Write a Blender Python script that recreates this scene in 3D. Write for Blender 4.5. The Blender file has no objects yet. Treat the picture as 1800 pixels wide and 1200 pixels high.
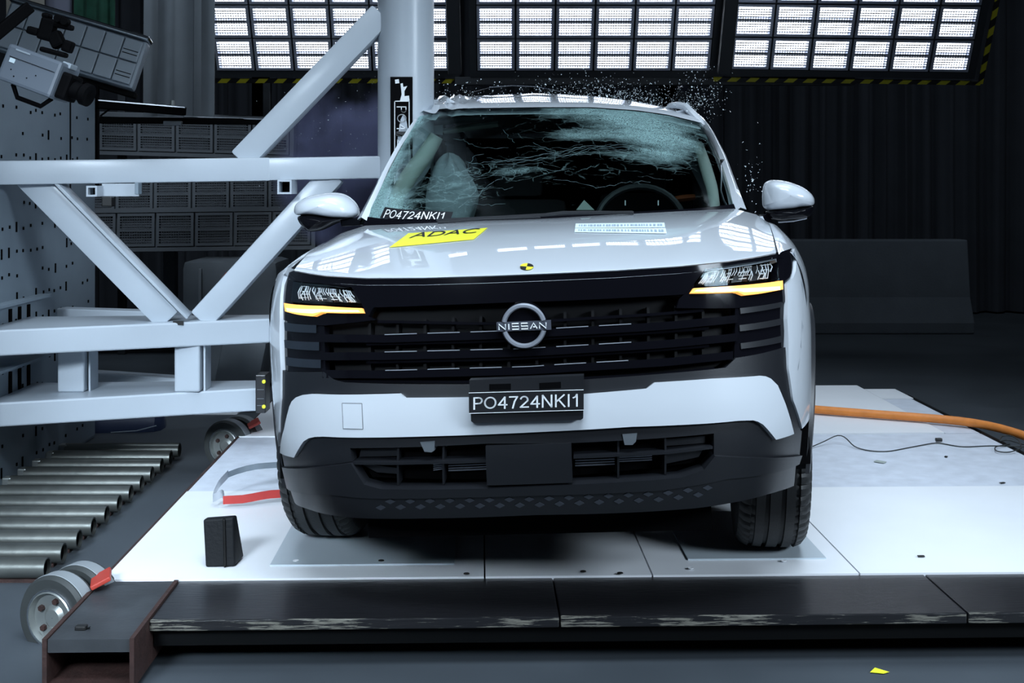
import bpy, bmesh, math, random
import numpy as np
from mathutils import Vector, Matrix, Euler
random.seed(7)
R = math.radians
scn = bpy.context.scene
COL = scn.collection
# ------------------------------------------------------------------ camera
F, HY, CH = 2120.0, 320.0, 1.2          # focal length in px, horizon row, camera height over the platform
cam = bpy.data.cameras.new('camera'); cam.sensor_width = 36.0; cam.lens = F/1800*36
cam.shift_y = -(600-HY)/1800.0; cam.clip_start = 0.05; cam.clip_end = 200
camo = bpy.data.objects.new('camera', cam); COL.objects.link(camo)
camo.location = (0, 0, CH); camo.rotation_euler = (R(90), 0, 0)
scn.camera = camo
# ------------------------------------------------------------------ world, lights, exposure
w = bpy.data.worlds.new('hall_air'); scn.world = w; w.use_nodes = True
w.node_tree.nodes['Background'].inputs[0].default_value = (0.55, 0.75, 1, 1)
w.node_tree.nodes['Background'].inputs[1].default_value = 0.022
def area(name, loc, target, sx, sy, power, col=(0.72, 0.862, 1.0), spread=180):
    l = bpy.data.lights.new(name, 'AREA'); l.shape = 'RECTANGLE'; l.size = sx; l.size_y = sy
    l.energy = power; l.color = col; l.spread = R(spread)
    o = bpy.data.objects.new(name, l); COL.objects.link(o); o.location = loc
    d = Vector(target)-Vector(loc); o.rotation_euler = d.to_track_quat('-Z', 'Y').to_euler()
    return o
area('overhead_lamp_field', (0.65, 3.75, 4.3), (0.65, 4.0, 0), 3.2, 2.4, 37, spread=90)
area('front_lamp_field', (0.3, 1.2, 4.3), (0.3, 3.2, 0.4), 3.0, 1.0, 44, spread=80)
area('front_lamp_right', (4.4, 0.1, 2.8), (0.7, 3.7, 0.4), 1.8, 1.0, 40, spread=70)
area('front_fill_left', (-2.0, -1.2, 2.9), (-1.35, 4.9, 0.0), 1.2, 0.8, 22, spread=34)  # added fill light, aimed low to brighten the lower beams
area('rear_fill', (2.5, 6.2, 4.2), (1.9, 6.3, 0), 0.8, 1.2, 9, spread=70)  # fill light added over the rear to brighten the far white plates
area('rig_lamp_field', (-1.5, 3.3, 4.2), (-1.5, 4.9, 0.3), 1.4, 1.0, 6, spread=80)
area('hall_fill_left', (-2.6, 6.6, 5.2), (-2.6, 9.6, 0.8), 1.2, 0.8, 36, spread=115)  # added fill that lifts the unlit banks and the smoke
area('hall_fill_right', (4.2, 8.0, 5.6), (4.2, 11.5, 0.4), 1.6, 0.8, 11, spread=90)  # extra fill put in to keep curtain and barrier visible
scn.view_settings.view_transform = 'Standard'; scn.view_settings.look = 'None'
scn.view_settings.exposure = 0.0; scn.view_settings.gamma = 1.0
scn.view_settings.use_curve_mapping = False

# ------------------------------------------------------------------ materials
def pmat(name, col, rough=0.5, metal=0.0, coat=0.0, coat_rough=0.03, var=0.06, nscale=8.0, bump=0.0, bscale=60.0, spec=0.5, emis=None, estr=0, rvar=0.0):
    m = bpy.data.materials.new(name); m.use_nodes = True
    nt = m.node_tree; b = nt.nodes['Principled BSDF']
    b.inputs['Roughness'].default_value = rough; b.inputs['Metallic'].default_value = metal
    b.inputs['Coat Weight'].default_value = coat; b.inputs['Coat Roughness'].default_value = coat_rough
    b.inputs['Specular IOR Level'].default_value = spec
    tc = nt.nodes.new('ShaderNodeTexCoord'); no = nt.nodes.new('ShaderNodeTexNoise')
    no.inputs['Scale'].default_value = nscale; no.inputs['Detail'].default_value = 6
    nt.links.new(tc.outputs['Object'], no.inputs['Vector'])
    mx = nt.nodes.new('ShaderNodeMix'); mx.data_type = 'RGBA'
    mx.inputs['A'].default_value = (*[max(0, c*(1-var)) for c in col], 1)
    mx.inputs['B'].default_value = (*[c*(1+var) for c in col], 1)
    nt.links.new(no.outputs['Fac'], mx.inputs['Factor']); nt.links.new(mx.outputs['Result'], b.inputs['Base Color'])
    if rvar:
        mr = nt.nodes.new('ShaderNodeMapRange'); mr.inputs['To Min'].default_value = max(0.02, rough-rvar); mr.inputs['To Max'].default_value = rough+rvar
        nt.links.new(no.outputs['Fac'], mr.inputs['Value']); nt.links.new(mr.outputs['Result'], b.inputs['Roughness'])
    if bump:
        n2 = nt.nodes.new('ShaderNodeTexNoise'); n2.inputs['Scale'].default_value = bscale; n2.inputs['Detail'].default_value = 4
        nt.links.new(tc.outputs['Object'], n2.inputs['Vector'])
        bp = nt.nodes.new('ShaderNodeBump'); bp.inputs['Strength'].default_value = bump; bp.inputs['Distance'].default_value = 0.01
        nt.links.new(n2.outputs['Fac'], bp.inputs['Height']); nt.links.new(bp.outputs['Normal'], b.inputs['Normal'])
    if emis:
        b.inputs['Emission Color'].default_value = (*emis, 1); b.inputs['Emission Strength'].default_value = estr
    return m
def node(nt, t, **kw):
    n = nt.nodes.new(t)
    for k, v in kw.items(): setattr(n, k, v)
    return n
MT = {}
MT['paint'] = pmat('white_car_paint', (0.60, 0.638, 0.685), 0.38, coat=1.0, coat_rough=0.02, var=0.01, nscale=3)
MT['rig'] = pmat('pale_blue_grey_paint', (0.46, 0.51, 0.565), 0.42, coat=0.25, coat_rough=0.2, var=0.05, nscale=5, bump=0.05, bscale=25)
MT['gloss'] = pmat('piano_black_plastic', (0.004, 0.004, 0.006), 0.10, var=0.05, spec=0.16)
MT['satin'] = pmat('satin_black_plastic', (0.010, 0.011, 0.014), 0.42, var=0.15, bump=0.03, bscale=300)
MT['matte'] = pmat('matte_black_plastic', (0.004, 0.004, 0.005), 0.7, var=0.2, spec=0.2)
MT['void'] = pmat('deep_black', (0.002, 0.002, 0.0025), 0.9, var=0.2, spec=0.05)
MT['chrome'] = pmat('chrome', (0.82, 0.84, 0.87), 0.10, metal=1.0, var=0.03)
MT['satin_chrome'] = pmat('satin_chrome', (0.62, 0.65, 0.70), 0.28, metal=1.0, var=0.03)
MT['emblem'] = pmat('silver_emblem', (0.36, 0.385, 0.44), 0.3, metal=0.4, var=0.04)
MT['namebar'] = pmat('grey_name_bar', (0.10, 0.11, 0.14), 0.3, metal=0.3)
MT['gear'] = pmat('black_gear', (0.002, 0.002, 0.0026), 0.7, var=0.2, spec=0.06)
MT['diamond'] = pmat('grey_diamond', (0.05, 0.056, 0.07), 0.3, var=0.3)
MT['dark_chrome'] = pmat('dark_chrome', (0.20, 0.21, 0.24), 0.22, metal=1.0, var=0.1)
MT['amber'] = pmat('amber_lamp', (0.9, 0.45, 0.12), 0.2, emis=(1.0, 0.46, 0.10), estr=1.05)
MT['amber2'] = pmat('amber_lamp_core', (1.0, 0.75, 0.4), 0.2, emis=(1.0, 0.66, 0.28), estr=1.35)
MT['tyre'] = pmat('tyre_rubber', (0.014, 0.015, 0.016), 0.55, var=0.25, bump=0.1, bscale=120)
MT['letter'] = pmat('white_lettering', (0.85, 0.88, 0.9), 0.4, var=0.02)
MT['plate'] = pmat('dark_plate', (0.016, 0.017, 0.020), 0.35, var=0.1)
MT['yellow'] = pmat('yellow_vinyl', (0.80, 0.78, 0.04), 0.4, var=0.05)
MT['ink'] = pmat('black_ink', (0.01, 0.01, 0.01), 0.4, var=0.1)
MT['paper'] = pmat('pale_blue_paper', (0.68, 0.80, 0.86), 0.55, var=0.05)
MT['print'] = pmat('faded_print', (0.30, 0.38, 0.45), 0.6, var=0.4, nscale=90)
MT['trim'] = pmat('pale_interior_trim', (0.34, 0.38, 0.35), 0.7, var=0.08)
MT['bag'] = pmat('airbag_fabric', (0.22, 0.25, 0.27), 0.8, var=0.12, bump=0.3, bscale=40)
MT['dash'] = pmat('dark_dashboard', (0.008, 0.008, 0.010), 0.6, var=0.2)
MT['belt'] = pmat('orange_webbing', (0.30, 0.07, 0.02), 0.7)
MT['white_plate'] = pmat('white_coated_plate', (0.82, 0.835, 0.865), 0.45, var=0.05, nscale=4, bump=0.03, bscale=12)
MT['sheet'] = pmat('aluminium_sheet', (0.56, 0.63, 0.68), 0.38, metal=0.2, var=0.05, nscale=6)
MT['grey_plate'] = pmat('worn_grey_plate', (0.64, 0.675, 0.75), 0.45, var=0.22, nscale=14, bump=0.12, bscale=90, rvar=0.12)
MT['rust'] = pmat('rusty_steel', (0.038, 0.016, 0.013), 0.7, var=0.7, nscale=22, bump=0.3, bscale=70)
MT['black_steel'] = pmat('black_steel', (0.003, 0.0035, 0.004), 0.6, var=0.3, spec=0.12)
MT['pipe'] = pmat('galvanised_pipe', (0.15, 0.158, 0.148), 0.36, metal=0.75, var=0.35, nscale=9, bump=0.08, bscale=30, rvar=0.12)
MT['board_dark'] = pmat('worn_dark_timber', (0.036, 0.040, 0.045), 0.5, var=0.8, nscale=7, bump=0.15, bscale=30)
MT['wheel_rubber'] = pmat('grey_caster_rubber', (0.032, 0.036, 0.036), 0.6, var=0.3, nscale=12)
MT['wheel_band'] = pmat('pale_caster_tread', (0.22, 0.24, 0.255), 0.6, var=0.2)  # paler than the wheel sides
MT['cast'] = pmat('cast_steel', (0.33, 0.35, 0.34), 0.4, metal=0.7, var=0.2)
MT['red'] = pmat('red_paint', (0.42, 0.045, 0.03), 0.45, var=0.2)
MT['strap_red'] = pmat('red_webbing', (0.42, 0.035, 0.03), 0.75, var=0.12, nscale=30)
MT['strap_grey'] = pmat('grey_blue_webbing', (0.14, 0.17, 0.20), 0.5, var=0.15, nscale=30)
MT['rubber'] = pmat('black_rubber', (0.007, 0.008, 0.0095), 0.6, spec=0.2, var=0.3, bump=0.15, bscale=80)
MT['orange'] = pmat('orange_hose', (0.72, 0.23, 0.04), 0.45, var=0.25, nscale=25)
MT['cable'] = pmat('dark_cable', (0.03, 0.035, 0.035), 0.5)
MT['concrete'] = pmat('dark_concrete', (0.11, 0.125, 0.145), 0.9, var=0.25, nscale=4, bump=0.2, bscale=60)
MT['floor'] = pmat('hall_floor_coating', (0.060, 0.071, 0.083), 0.5, var=0.3, nscale=2.2, bump=0.03, bscale=20, rvar=0.1)
MT['wall_dark'] = pmat('black_hall_wall', (0.012, 0.013, 0.015), 0.9, var=0.2)
MT['curtain'] = pmat('black_curtain', (0.045, 0.05, 0.062), 0.95, var=0.25, nscale=3)
MT['drape'] = pmat('grey_drape', (0.16, 0.18, 0.20), 0.85, var=0.15)
MT['beige'] = pmat('beige_cloth', (0.30, 0.28, 0.24), 0.85, var=0.1)
MT['lavender'] = pmat('lavender_cloth', (0.20, 0.21, 0.28), 0.85, var=0.15)
MT['green'] = pmat('green_cloth', (0.015, 0.09, 0.055), 0.8, var=0.7, nscale=14)
MT['block'] = pmat('grey_blue_steel_block', (0.21, 0.26, 0.305), 0.6, var=0.22, nscale=3, bump=0.05, bscale=15)
MT['bank_frame'] = pmat('dark_lamp_frame', (0.028, 0.032, 0.038), 0.5, var=0.1)
MT['lit_rim'] = pmat('lit_lamp_rim', (0.50, 0.53, 0.62), 0.4, metal=0.5, var=0.1)  # rim colour lightened to carry the glow of the lit lenses
MT['off_rim'] = pmat('unlit_lamp_rim', (0.16, 0.175, 0.195), 0.5, var=0.1)
MT['off_lens'] = pmat('unlit_lamp_lens', (0.24, 0.255, 0.285), 0.35, var=0.15, nscale=30)
MT['pale_bank'] = pmat('pale_lamp_cover', (0.33, 0.38, 0.43), 0.45, var=0.08)
MT['lens_on'] = pmat('lit_lamp_lens', (0.9, 0.93, 1.0), 0.3, emis=(0.86, 0.93, 1.0), estr=3.2)
MT['wire'] = pmat('lamp_guard_wire', (0.02, 0.022, 0.03), 0.5, metal=0.3)
MT['cambox'] = pmat('blue_grey_camera_shell', (0.13, 0.155, 0.19), 0.45, var=0.08, nscale=5)
MT['drum'] = pmat('dark_blue_plastic', (0.028, 0.042, 0.095), 0.45, var=0.15)
MT['cover'] = pmat('grey_cover', (0.10, 0.115, 0.13), 0.5, var=0.2)
MT['shard'] = pmat('broken_glass', (0.80, 0.9, 0.95), 0.15, var=0.05, coat=0.5)
MT['alloy'] = pmat('wheel_alloy', (0.30, 0.31, 0.33), 0.3, metal=0.9, var=0.1)
MT['radiator'] = pmat('radiator_fins', (0.22, 0.235, 0.27), 0.35, metal=0.6, var=0.3, nscale=40)
MT['seat'] = pmat('dark_seat_fabric', (0.018, 0.018, 0.022), 0.85, var=0.2)

def hazard_mat():
    m = bpy.data.materials.new('hazard_tape'); m.use_nodes = True; nt = m.node_tree; b = nt.nodes['Principled BSDF']
    tc = node(nt, 'ShaderNodeTexCoord'); sp = node(nt, 'ShaderNodeSeparateXYZ'); nt.links.new(tc.outputs['Object'], sp.inputs[0])
    a = node(nt, 'ShaderNodeMath', operation='SUBTRACT'); nt.links.new(sp.outputs['X'], a.inputs[0]); nt.links.new(sp.outputs['Z'], a.inputs[1])
    d = node(nt, 'ShaderNodeMath', operation='DIVIDE'); nt.links.new(a.outputs[0], d.inputs[0]); d.inputs[1].default_value = 0.14
    f = node(nt, 'ShaderNodeMath', operation='FRACT'); nt.links.new(d.outputs[0], f.inputs[0])
    g = node(nt, 'ShaderNodeMath', operation='GREATER_THAN'); nt.links.new(f.outputs[0], g.inputs[0]); g.inputs[1].default_value = 0.5
    mx = node(nt, 'ShaderNodeMix', data_type='RGBA'); mx.inputs['A'].default_value = (0.006, 0.006, 0.007, 1); mx.inputs['B'].default_value = (0.62, 0.55, 0.02, 1)
    nt.links.new(g.outputs[0], mx.inputs['Factor']); nt.links.new(mx.outputs['Result'], b.inputs['Base Color']); b.inputs['Roughness'].default_value = 0.5
    return m
MT['hazard'] = hazard_mat()

def board_mat():
    # black painted timber, worn to pale wood along the front edge (local y = 0 is the front edge)
    m = bpy.data.materials.new('black_painted_board'); m.use_nodes = True; nt = m.node_tree; b = nt.nodes['Principled BSDF']
    tc = node(nt, 'ShaderNodeTexCoord'); sp = node(nt, 'ShaderNodeSeparateXYZ'); nt.links.new(tc.outputs['Object'], sp.inputs[0])
    mp = node(nt, 'ShaderNodeMapping'); mp.inputs['Scale'].default_value = (3.5, 60.0, 60.0); nt.links.new(tc.outputs['Object'], mp.inputs[0])
    n1 = node(nt, 'ShaderNodeTexNoise'); n1.inputs['Scale'].default_value = 2.2; n1.inputs['Detail'].default_value = 9; n1.inputs['Roughness'].default_value = 0.7
    nt.links.new(mp.outputs[0], n1.inputs['Vector'])
    n2 = node(nt, 'ShaderNodeTexNoise'); n2.inputs['Scale'].default_value = 2.1; n2.inputs['Detail'].default_value = 3
    nt.links.new(tc.outputs['Object'], n2.inputs['Vector'])
    # wear limit = (noise-0.5)*.16 - small
    k = node(nt, 'ShaderNodeMath', operation='MULTIPLY_ADD'); nt.links.new(n1.outputs['Fac'], k.inputs[0]); k.inputs[1].default_value = 0.13; k.inputs[2].default_value = -0.066
    k2 = node(nt, 'ShaderNodeMath', operation='MULTIPLY_ADD'); nt.links.new(n2.outputs['Fac'], k2.inputs[0]); k2.inputs[1].default_value = 0.13; k2.inputs[2].default_value = -0.070
    s = node(nt, 'ShaderNodeMath', operation='ADD'); nt.links.new(k.outputs[0], s.inputs[0]); nt.links.new(k2.outputs[0], s.inputs[1])
    l = node(nt, 'ShaderNodeMath', operation='LESS_THAN'); nt.links.new(sp.outputs['Y'], l.inputs[0]); nt.links.new(s.outputs[0], l.inputs[1])
    mp3 = node(nt, 'ShaderNodeMapping'); mp3.inputs['Scale'].default_value = (6, 60, 60); nt.links.new(tc.outputs['Object'], mp3.inputs[0])
    n3 = node(nt, 'ShaderNodeTexNoise'); n3.inputs['Scale'].default_value = 3; n3.inputs['Detail'].default_value = 6; nt.links.new(mp3.outputs[0], n3.inputs['Vector'])
    wood = node(nt, 'ShaderNodeMix', data_type='RGBA'); wood.inputs['A'].default_value = (0.04, 0.038, 0.032, 1); wood.inputs['B'].default_value = (0.26, 0.25, 0.21, 1); nt.links.new(n3.outputs['Fac'], wood.inputs['Factor'])
    blk = node(nt, 'ShaderNodeMix', data_type='RGBA'); blk.inputs['A'].default_value = (0.006, 0.006, 0.007, 1); blk.inputs['B'].default_value = (0.018, 0.018, 0.021, 1); nt.links.new(n1.outputs['Fac'], blk.inputs['Factor'])
    mx = node(nt, 'ShaderNodeMix', data_type='RGBA'); nt.links.new(l.outputs[0], mx.inputs['Factor']); nt.links.new(blk.outputs['Result'], mx.inputs['A']); nt.links.new(wood.outputs['Result'], mx.inputs['B'])
    nt.links.new(mx.outputs['Result'], b.inputs['Base Color'])
    r = node(nt, 'ShaderNodeMapRange'); r.inputs['To Min'].default_value = 0.30; r.inputs['To Max'].default_value = 0.85; nt.links.new(l.outputs[0], r.inputs['Value']); nt.links.new(r.outputs['Result'], b.inputs['Roughness'])
    bp = node(nt, 'ShaderNodeBump'); bp.inputs['Strength'].default_value = 0.25; bp.inputs['Distance'].default_value = 0.004; nt.links.new(n3.outputs['Fac'], bp.inputs['Height']); nt.links.new(bp.outputs['Normal'], b.inputs['Normal'])
    return m
MT['board'] = board_mat()

def glass_mat(name, tint, dens=False, refl=0.55):
    m = bpy.data.materials.new(name); m.use_nodes = True; nt = m.node_tree
    nt.nodes.remove(nt.nodes['Principled BSDF']); out = nt.nodes['Material Output']
    tr = node(nt, 'ShaderNodeBsdfTransparent'); tr.inputs[0].default_value = (*tint, 1)
    gl = node(nt, 'ShaderNodeBsdfGlossy'); gl.inputs['Roughness'].default_value = 0.04; gl.inputs['Color'].default_value = (0.8, 0.9, 0.92, 1)
    fr = node(nt, 'ShaderNodeFresnel'); fr.inputs[0].default_value = 1.45
    fm = node(nt, 'ShaderNodeMath', operation='MULTIPLY'); nt.links.new(fr.outputs[0], fm.inputs[0]); fm.inputs[1].default_value = refl
    m1 = node(nt, 'ShaderNodeMixShader'); nt.links.new(fm.outputs[0], m1.inputs[0]); nt.links.new(tr.outputs[0], m1.inputs[1]); nt.links.new(gl.outputs[0], m1.inputs[2])
    last = m1
    if dens:
        tc = node(nt, 'ShaderNodeTexCoord')
        at = node(nt, 'ShaderNodeAttribute', attribute_name='crack')
        nz = node(nt, 'ShaderNodeTexNoise'); nz.inputs['Scale'].default_value = 5; nz.inputs['Detail'].default_value = 8; nt.links.new(tc.outputs['Object'], nz.inputs['Vector'])
        wz = node(nt, 'ShaderNodeMix', data_type='RGBA', blend_type='LINEAR_LIGHT'); wz.inputs['Factor'].default_value = 0.10
        nt.links.new(tc.outputs['Object'], wz.inputs['A']); nt.links.new(nz.outputs['Color'], wz.inputs['B'])
        def vor(scale, th, stretch):
            mp = node(nt, 'ShaderNodeMapping'); mp.inputs['Scale'].default_value = stretch; mp.inputs['Rotation'].default_value = (0, R(12), 0)
            nt.links.new(wz.outputs['Result'], mp.inputs[0])
            v = node(nt, 'ShaderNodeTexVoronoi', feature='DISTANCE_TO_EDGE'); v.inputs['Scale'].default_value = scale; nt.links.new(mp.outputs[0], v.inputs['Vector'])
            l = node(nt, 'ShaderNodeMapRange'); l.inputs['From Min'].default_value = 0; l.inputs['From Max'].default_value = th; l.inputs['To Min'].default_value = 1; l.inputs['To Max'].default_value = 0
            nt.links.new(v.outputs['Distance'], l.inputs['Value']); return l.outputs['Result']
        v1 = vor(75, 0.10, (1, 1, 1)); v2 = vor(16, 0.035, (0.55, 1, 1.3)); v3 = vor(150, 0.22, (1, 1, 1))
        nb = node(nt, 'ShaderNodeTexNoise'); nb.inputs['Scale'].default_value = 7; nb.inputs['Detail'].default_value = 7; nb.inputs['Roughness'].default_value = 0.65
        mpn = node(nt, 'ShaderNodeMapping'); mpn.inputs['Scale'].default_value = (0.6, 1.2, 2.2); nt.links.new(tc.outputs['Object'], mpn.inputs[0]); nt.links.new(mpn.outputs[0], nb.inputs['Vector'])
        # mask = smooth(noise + crack - c)
        ad = node(nt, 'ShaderNodeMath', operation='ADD'); nt.links.new(nb.outputs['Fac'], ad.inputs[0]); nt.links.new(at.outputs['Fac'], ad.inputs[1])
        mk = node(nt, 'ShaderNodeMapRange'); mk.inputs['From Min'].default_value = 0.78; mk.inputs['From Max'].default_value = 1.18; nt.links.new(ad.outputs[0], mk.inputs['Value'])
        mk2 = node(nt, 'ShaderNodeMapRange'); mk2.inputs['From Min'].default_value = 0.60; mk2.inputs['From Max'].default_value = 0.95; nt.links.new(ad.outputs[0], mk2.inputs['Value'])
        a = node(nt, 'ShaderNodeMath', operation='MAXIMUM'); nt.links.new(v1, a.inputs[0]); nt.links.new(v3, a.inputs[1])
        b = node(nt, 'ShaderNodeMath', operation='MULTIPLY'); nt.links.new(a.outputs[0], b.inputs[0]); nt.links.new(mk.outputs['Result'], b.inputs[1])
        c = node(nt, 'ShaderNodeMath', operation='MULTIPLY'); c0 = node(nt, 'ShaderNodeMath', operation='MULTIPLY'); nt.links.new(v2, c0.inputs[0]); c0.inputs[1].default_value = 0.45
        nt.links.new(c0.outputs[0], c.inputs[0]); nt.links.new(mk2.outputs['Result'], c.inputs[1])
        d = node(nt, 'ShaderNodeMath', operation='MAXIMUM'); nt.links.new(b.outputs[0], d.inputs[0]); nt.links.new(c.outputs[0], d.inputs[1])
        e = node(nt, 'ShaderNodeMath', operation='MULTIPLY_ADD'); nt.links.new(mk.outputs['Result'], e.inputs[0]); e.inputs[1].default_value = 0.16; nt.links.new(d.outputs[0], e.inputs[2])
        e2 = node(nt, 'ShaderNodeMath', operation='MULTIPLY'); nt.links.new(e.outputs[0], e2.inputs[0]); e2.inputs[1].default_value = 0.75; e2.use_clamp = True
        df = node(nt, 'ShaderNodeBsdfDiffuse'); df.inputs[0].default_value = (0.36, 0.58, 0.58, 1)
        gl2 = node(nt, 'ShaderNodeBsdfGlossy'); gl2.inputs['Roughness'].default_value = 0.3; gl2.inputs['Color'].default_value = (0.7, 0.9, 0.9, 1)
        dm = node(nt, 'ShaderNodeMixShader'); dm.inputs[0].default_value = 0.25; nt.links.new(df.outputs[0], dm.inputs[1]); nt.links.new(gl2.outputs[0], dm.inputs[2])
        m2 = node(nt, 'ShaderNodeMixShader'); nt.links.new(e2.outputs[0], m2.inputs[0]); nt.links.new(m1.outputs[0], m2.inputs[1]); nt.links.new(dm.outputs[0], m2.inputs[2]); last = m2
    nt.links.new(last.outputs[0], out.inputs['Surface'])
    return m
MT['windshield'] = glass_mat('cracked_windshield_glass', (0.62, 0.74, 0.72), True)
MT['side_glass'] = glass_mat('tinted_side_glass', (0.10, 0.13, 0.13))
MT['lamp_glass'] = glass_mat('clear_lamp_cover', (0.93, 0.95, 0.96), refl=0.15)
MT['crackline'] = pmat('crack_line_glass', (0.11, 0.19, 0.20), 0.35, var=0.2, nscale=40)

# ------------------------------------------------------------------ mesh helpers
WM = {}
def mw(o): return WM.get(o.name, Matrix.Identity(4)) if o else Matrix.Identity(4)
class MB:
    def __init__(s): s.v = []; s.f = []
    def add(s, vs, fs):
        n = len(s.v); s.v += [tuple(v) for v in vs]; s.f += [tuple(i+n for i in f) for f in fs]; return s
    def hexa(s, p):   # bottom 4 ccw, top 4
        return s.add(p, [(3, 2, 1, 0), (4, 5, 6, 7), (0, 1, 5, 4), (1, 2, 6, 5), (2, 3, 7, 6), (3, 0, 4, 7)])
    def box(s, c, size, rot=None):
        hx, hy, hz = [k/2 for k in size]; c = Vector(c)
        ps = [Vector(q) for q in ((-hx, -hy, -hz), (hx, -hy, -hz), (hx, hy, -hz), (-hx, hy, -hz), (-hx, -hy, hz), (hx, -hy, hz), (hx, hy, hz), (-hx, hy, hz))]
        if rot is not None: ps = [rot @ q for q in ps]
        return s.hexa([c+q for q in ps])
    def cbox(s, c, size, b=0.008, rot=None):
        # box with chamfered edges
        bm = bmesh.new(); bmesh.ops.create_cube(bm, size=1.0)
        for q in bm.verts: q.co = Vector((q.co.x*size[0], q.co.y*size[1], q.co.z*size[2]))
        bmesh.ops.bevel(bm, geom=list(bm.edges), offset=b, segments=2, profile=0.6, affect='EDGES')
        c = Vector(c); bm.verts.index_update()
        vs = [c+((rot @ q.co) if rot is not None else q.co) for q in bm.verts]
        fs = [[q.index for q in f.verts] for f in bm.faces]; bm.free()
        return s.add(vs, fs)
    def bar(s, p0, p1, wdt, hgt, up=(0, 0, 1), b=0.006):
        p0, p1 = Vector(p0), Vector(p1); d = p1-p0; L = d.length; x = d.normalized(); y = Vector(up).cross(x)
        if y.length < 1e-4: y = Vector((0, 1, 0)).cross(x)
        y.normalize(); z = x.cross(y)
        m = Matrix((x, y, z)).transposed()
        return s.cbox((p0+p1)/2, (L, wdt, hgt), b, m)
    def tube(s, pts, r, n=10, cap=True, closed=False):
        pts = [Vector(p) for p in pts]; N = len(pts); rr = r if isinstance(r, (list, tuple)) else [r]*N
        base = len(s.v); up = None
        for i, p in enumerate(pts):
            a = pts[i-1] if (i > 0 or closed) else p; b = pts[(i+1) % N] if (i < N-1 or closed) else p
            t = (b-a).normalized()
            if up is None:
                up = Vector((0, 0, 1)) if abs(t.z) < 0.9 else Vector((1, 0, 0))
            u = (up-t*up.dot(t)); u.normalize(); up = u; v = t.cross(u)
            for k in range(n):
                an = 2*math.pi*k/n; s.v.append(tuple(p+(u*math.cos(an)+v*math.sin(an))*rr[i]))
        for i in range(N if closed else N-1):
            j = (i+1) % N
            for k in range(n):
                k2 = (k+1) % n; s.f.append((base+i*n+k, base+i*n+k2, base+j*n+k2, base+j*n+k))
        if cap and not closed:
            s.f.append(tuple(base+k for k in reversed(range(n)))); s.f.append(tuple(base+(N-1)*n+k for k in range(n)))
        return s
    def lathe(s, prof, c, axis, n=48, rmod=None):
        # prof: list of (a along axis, r)
        axis = Vector(axis).normalized(); u = axis.orthogonal().normalized(); v = axis.cross(u); c = Vector(c); base = len(s.v)
        for i, (a, r) in enumerate(prof):
            for k in range(n):
                an = 2*math.pi*k/n; r2 = rmod(i, k, r) if rmod else r
                s.v.append(tuple(c+axis*a+(u*math.cos(an)+v*math.sin(an))*r2))
        for i in range(len(prof)-1):
            for k in range(n):
                k2 = (k+1) % n; s.f.append((base+i*n+k, base+i*n+k2, base+(i+1)*n+k2, base+(i+1)*n+k))
        return s
    def grid(s, P, closed=False):
        base = len(s.v); nr, nc = len(P), len(P[0])
        for r in P: s.v += [tuple(p) for p in r]
        for i in range(nr-1):
            for j in range(nc-1): s.f.append((base+i*nc+j, base+i*nc+j+1, base+(i+1)*nc+j+1, base+(i+1)*nc+j))
        return s
    def shell(s, P, t):
        # grid with thickness t (list of rows), t = vector or function(p, n)->vector
        nr, nc = len(P), len(P[0])
        Q = [[Vector(p)+Vector(t) for p in r] for r in P]
        s.grid(P); b2 = len(s.v); s.grid(Q); b1 = b2-nr*nc
        bd = [(i, 0) for i in range(nr)]+[(nr-1, j) for j in range(1, nc)]+[(i, nc-1) for i in range(nr-2, -1, -1)]+[(0, j) for j in range(nc-2, 0, -1)]
        for k in range(len(bd)):
            a, b = bd[k], bd[(k+1) % len(bd)]
            s.f.append((b1+a[0]*nc+a[1], b1+b[0]*nc+b[1], b2+b[0]*nc+b[1], b2+a[0]*nc+a[1]))
        return s
    def prism(s, poly, vec):
        n = len(poly); vec = Vector(vec)
        return s.add([Vector(p) for p in poly]+[Vector(p)+vec for p in poly],
                     [tuple(range(n)), tuple(reversed(range(n, 2*n)))]+[(i, i+n, (i+1) % n+n, (i+1) % n) for i in range(n)])
    def build(s, name, mat, parent=None, smooth=False, local=False, angle=35):
        me = bpy.data.meshes.new(name)
        vs = s.v
        if parent is not None and not local:
            inv = mw(parent).inverted(); vs = [tuple(inv @ Vector(v)) for v in vs]
        me.from_pydata(vs, [], s.f); me.materials.append(MT[mat] if isinstance(mat, str) else mat)
        bm = bmesh.new(); bm.from_mesh(me); bmesh.ops.recalc_face_normals(bm, faces=bm.faces); bm.to_mesh(me); bm.free()
        if smooth:
            me.polygons.foreach_set('use_smooth', [True]*len(me.polygons)); me.set_sharp_from_angle(angle=R(angle))
        o = bpy.data.objects.new(name, me); COL.objects.link(o)
        if parent is not None: o.parent = parent; WM[o.name] = mw(parent)
        return o
def thing(name, label, cat, loc=(0, 0, 0), rot=(0, 0, 0), group=None):
    o = bpy.data.objects.new(name, None); COL.objects.link(o); o.empty_display_size = 0.1
    o.location = loc; o.rotation_euler = rot; WM[o.name] = Matrix.Translation(Vector(loc)) @ Euler(rot).to_matrix().to_4x4()
    return tag(o, label, cat, group)
def tag(o, label, cat, group=None, kind=None):
    o['label'] = label; o['category'] = cat
    if group: o['group'] = group
    if kind: o['kind'] = kind
    return o
def struct(o, label, cat): o['kind'] = 'structure'; o['label'] = label; o['category'] = cat; return o
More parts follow.
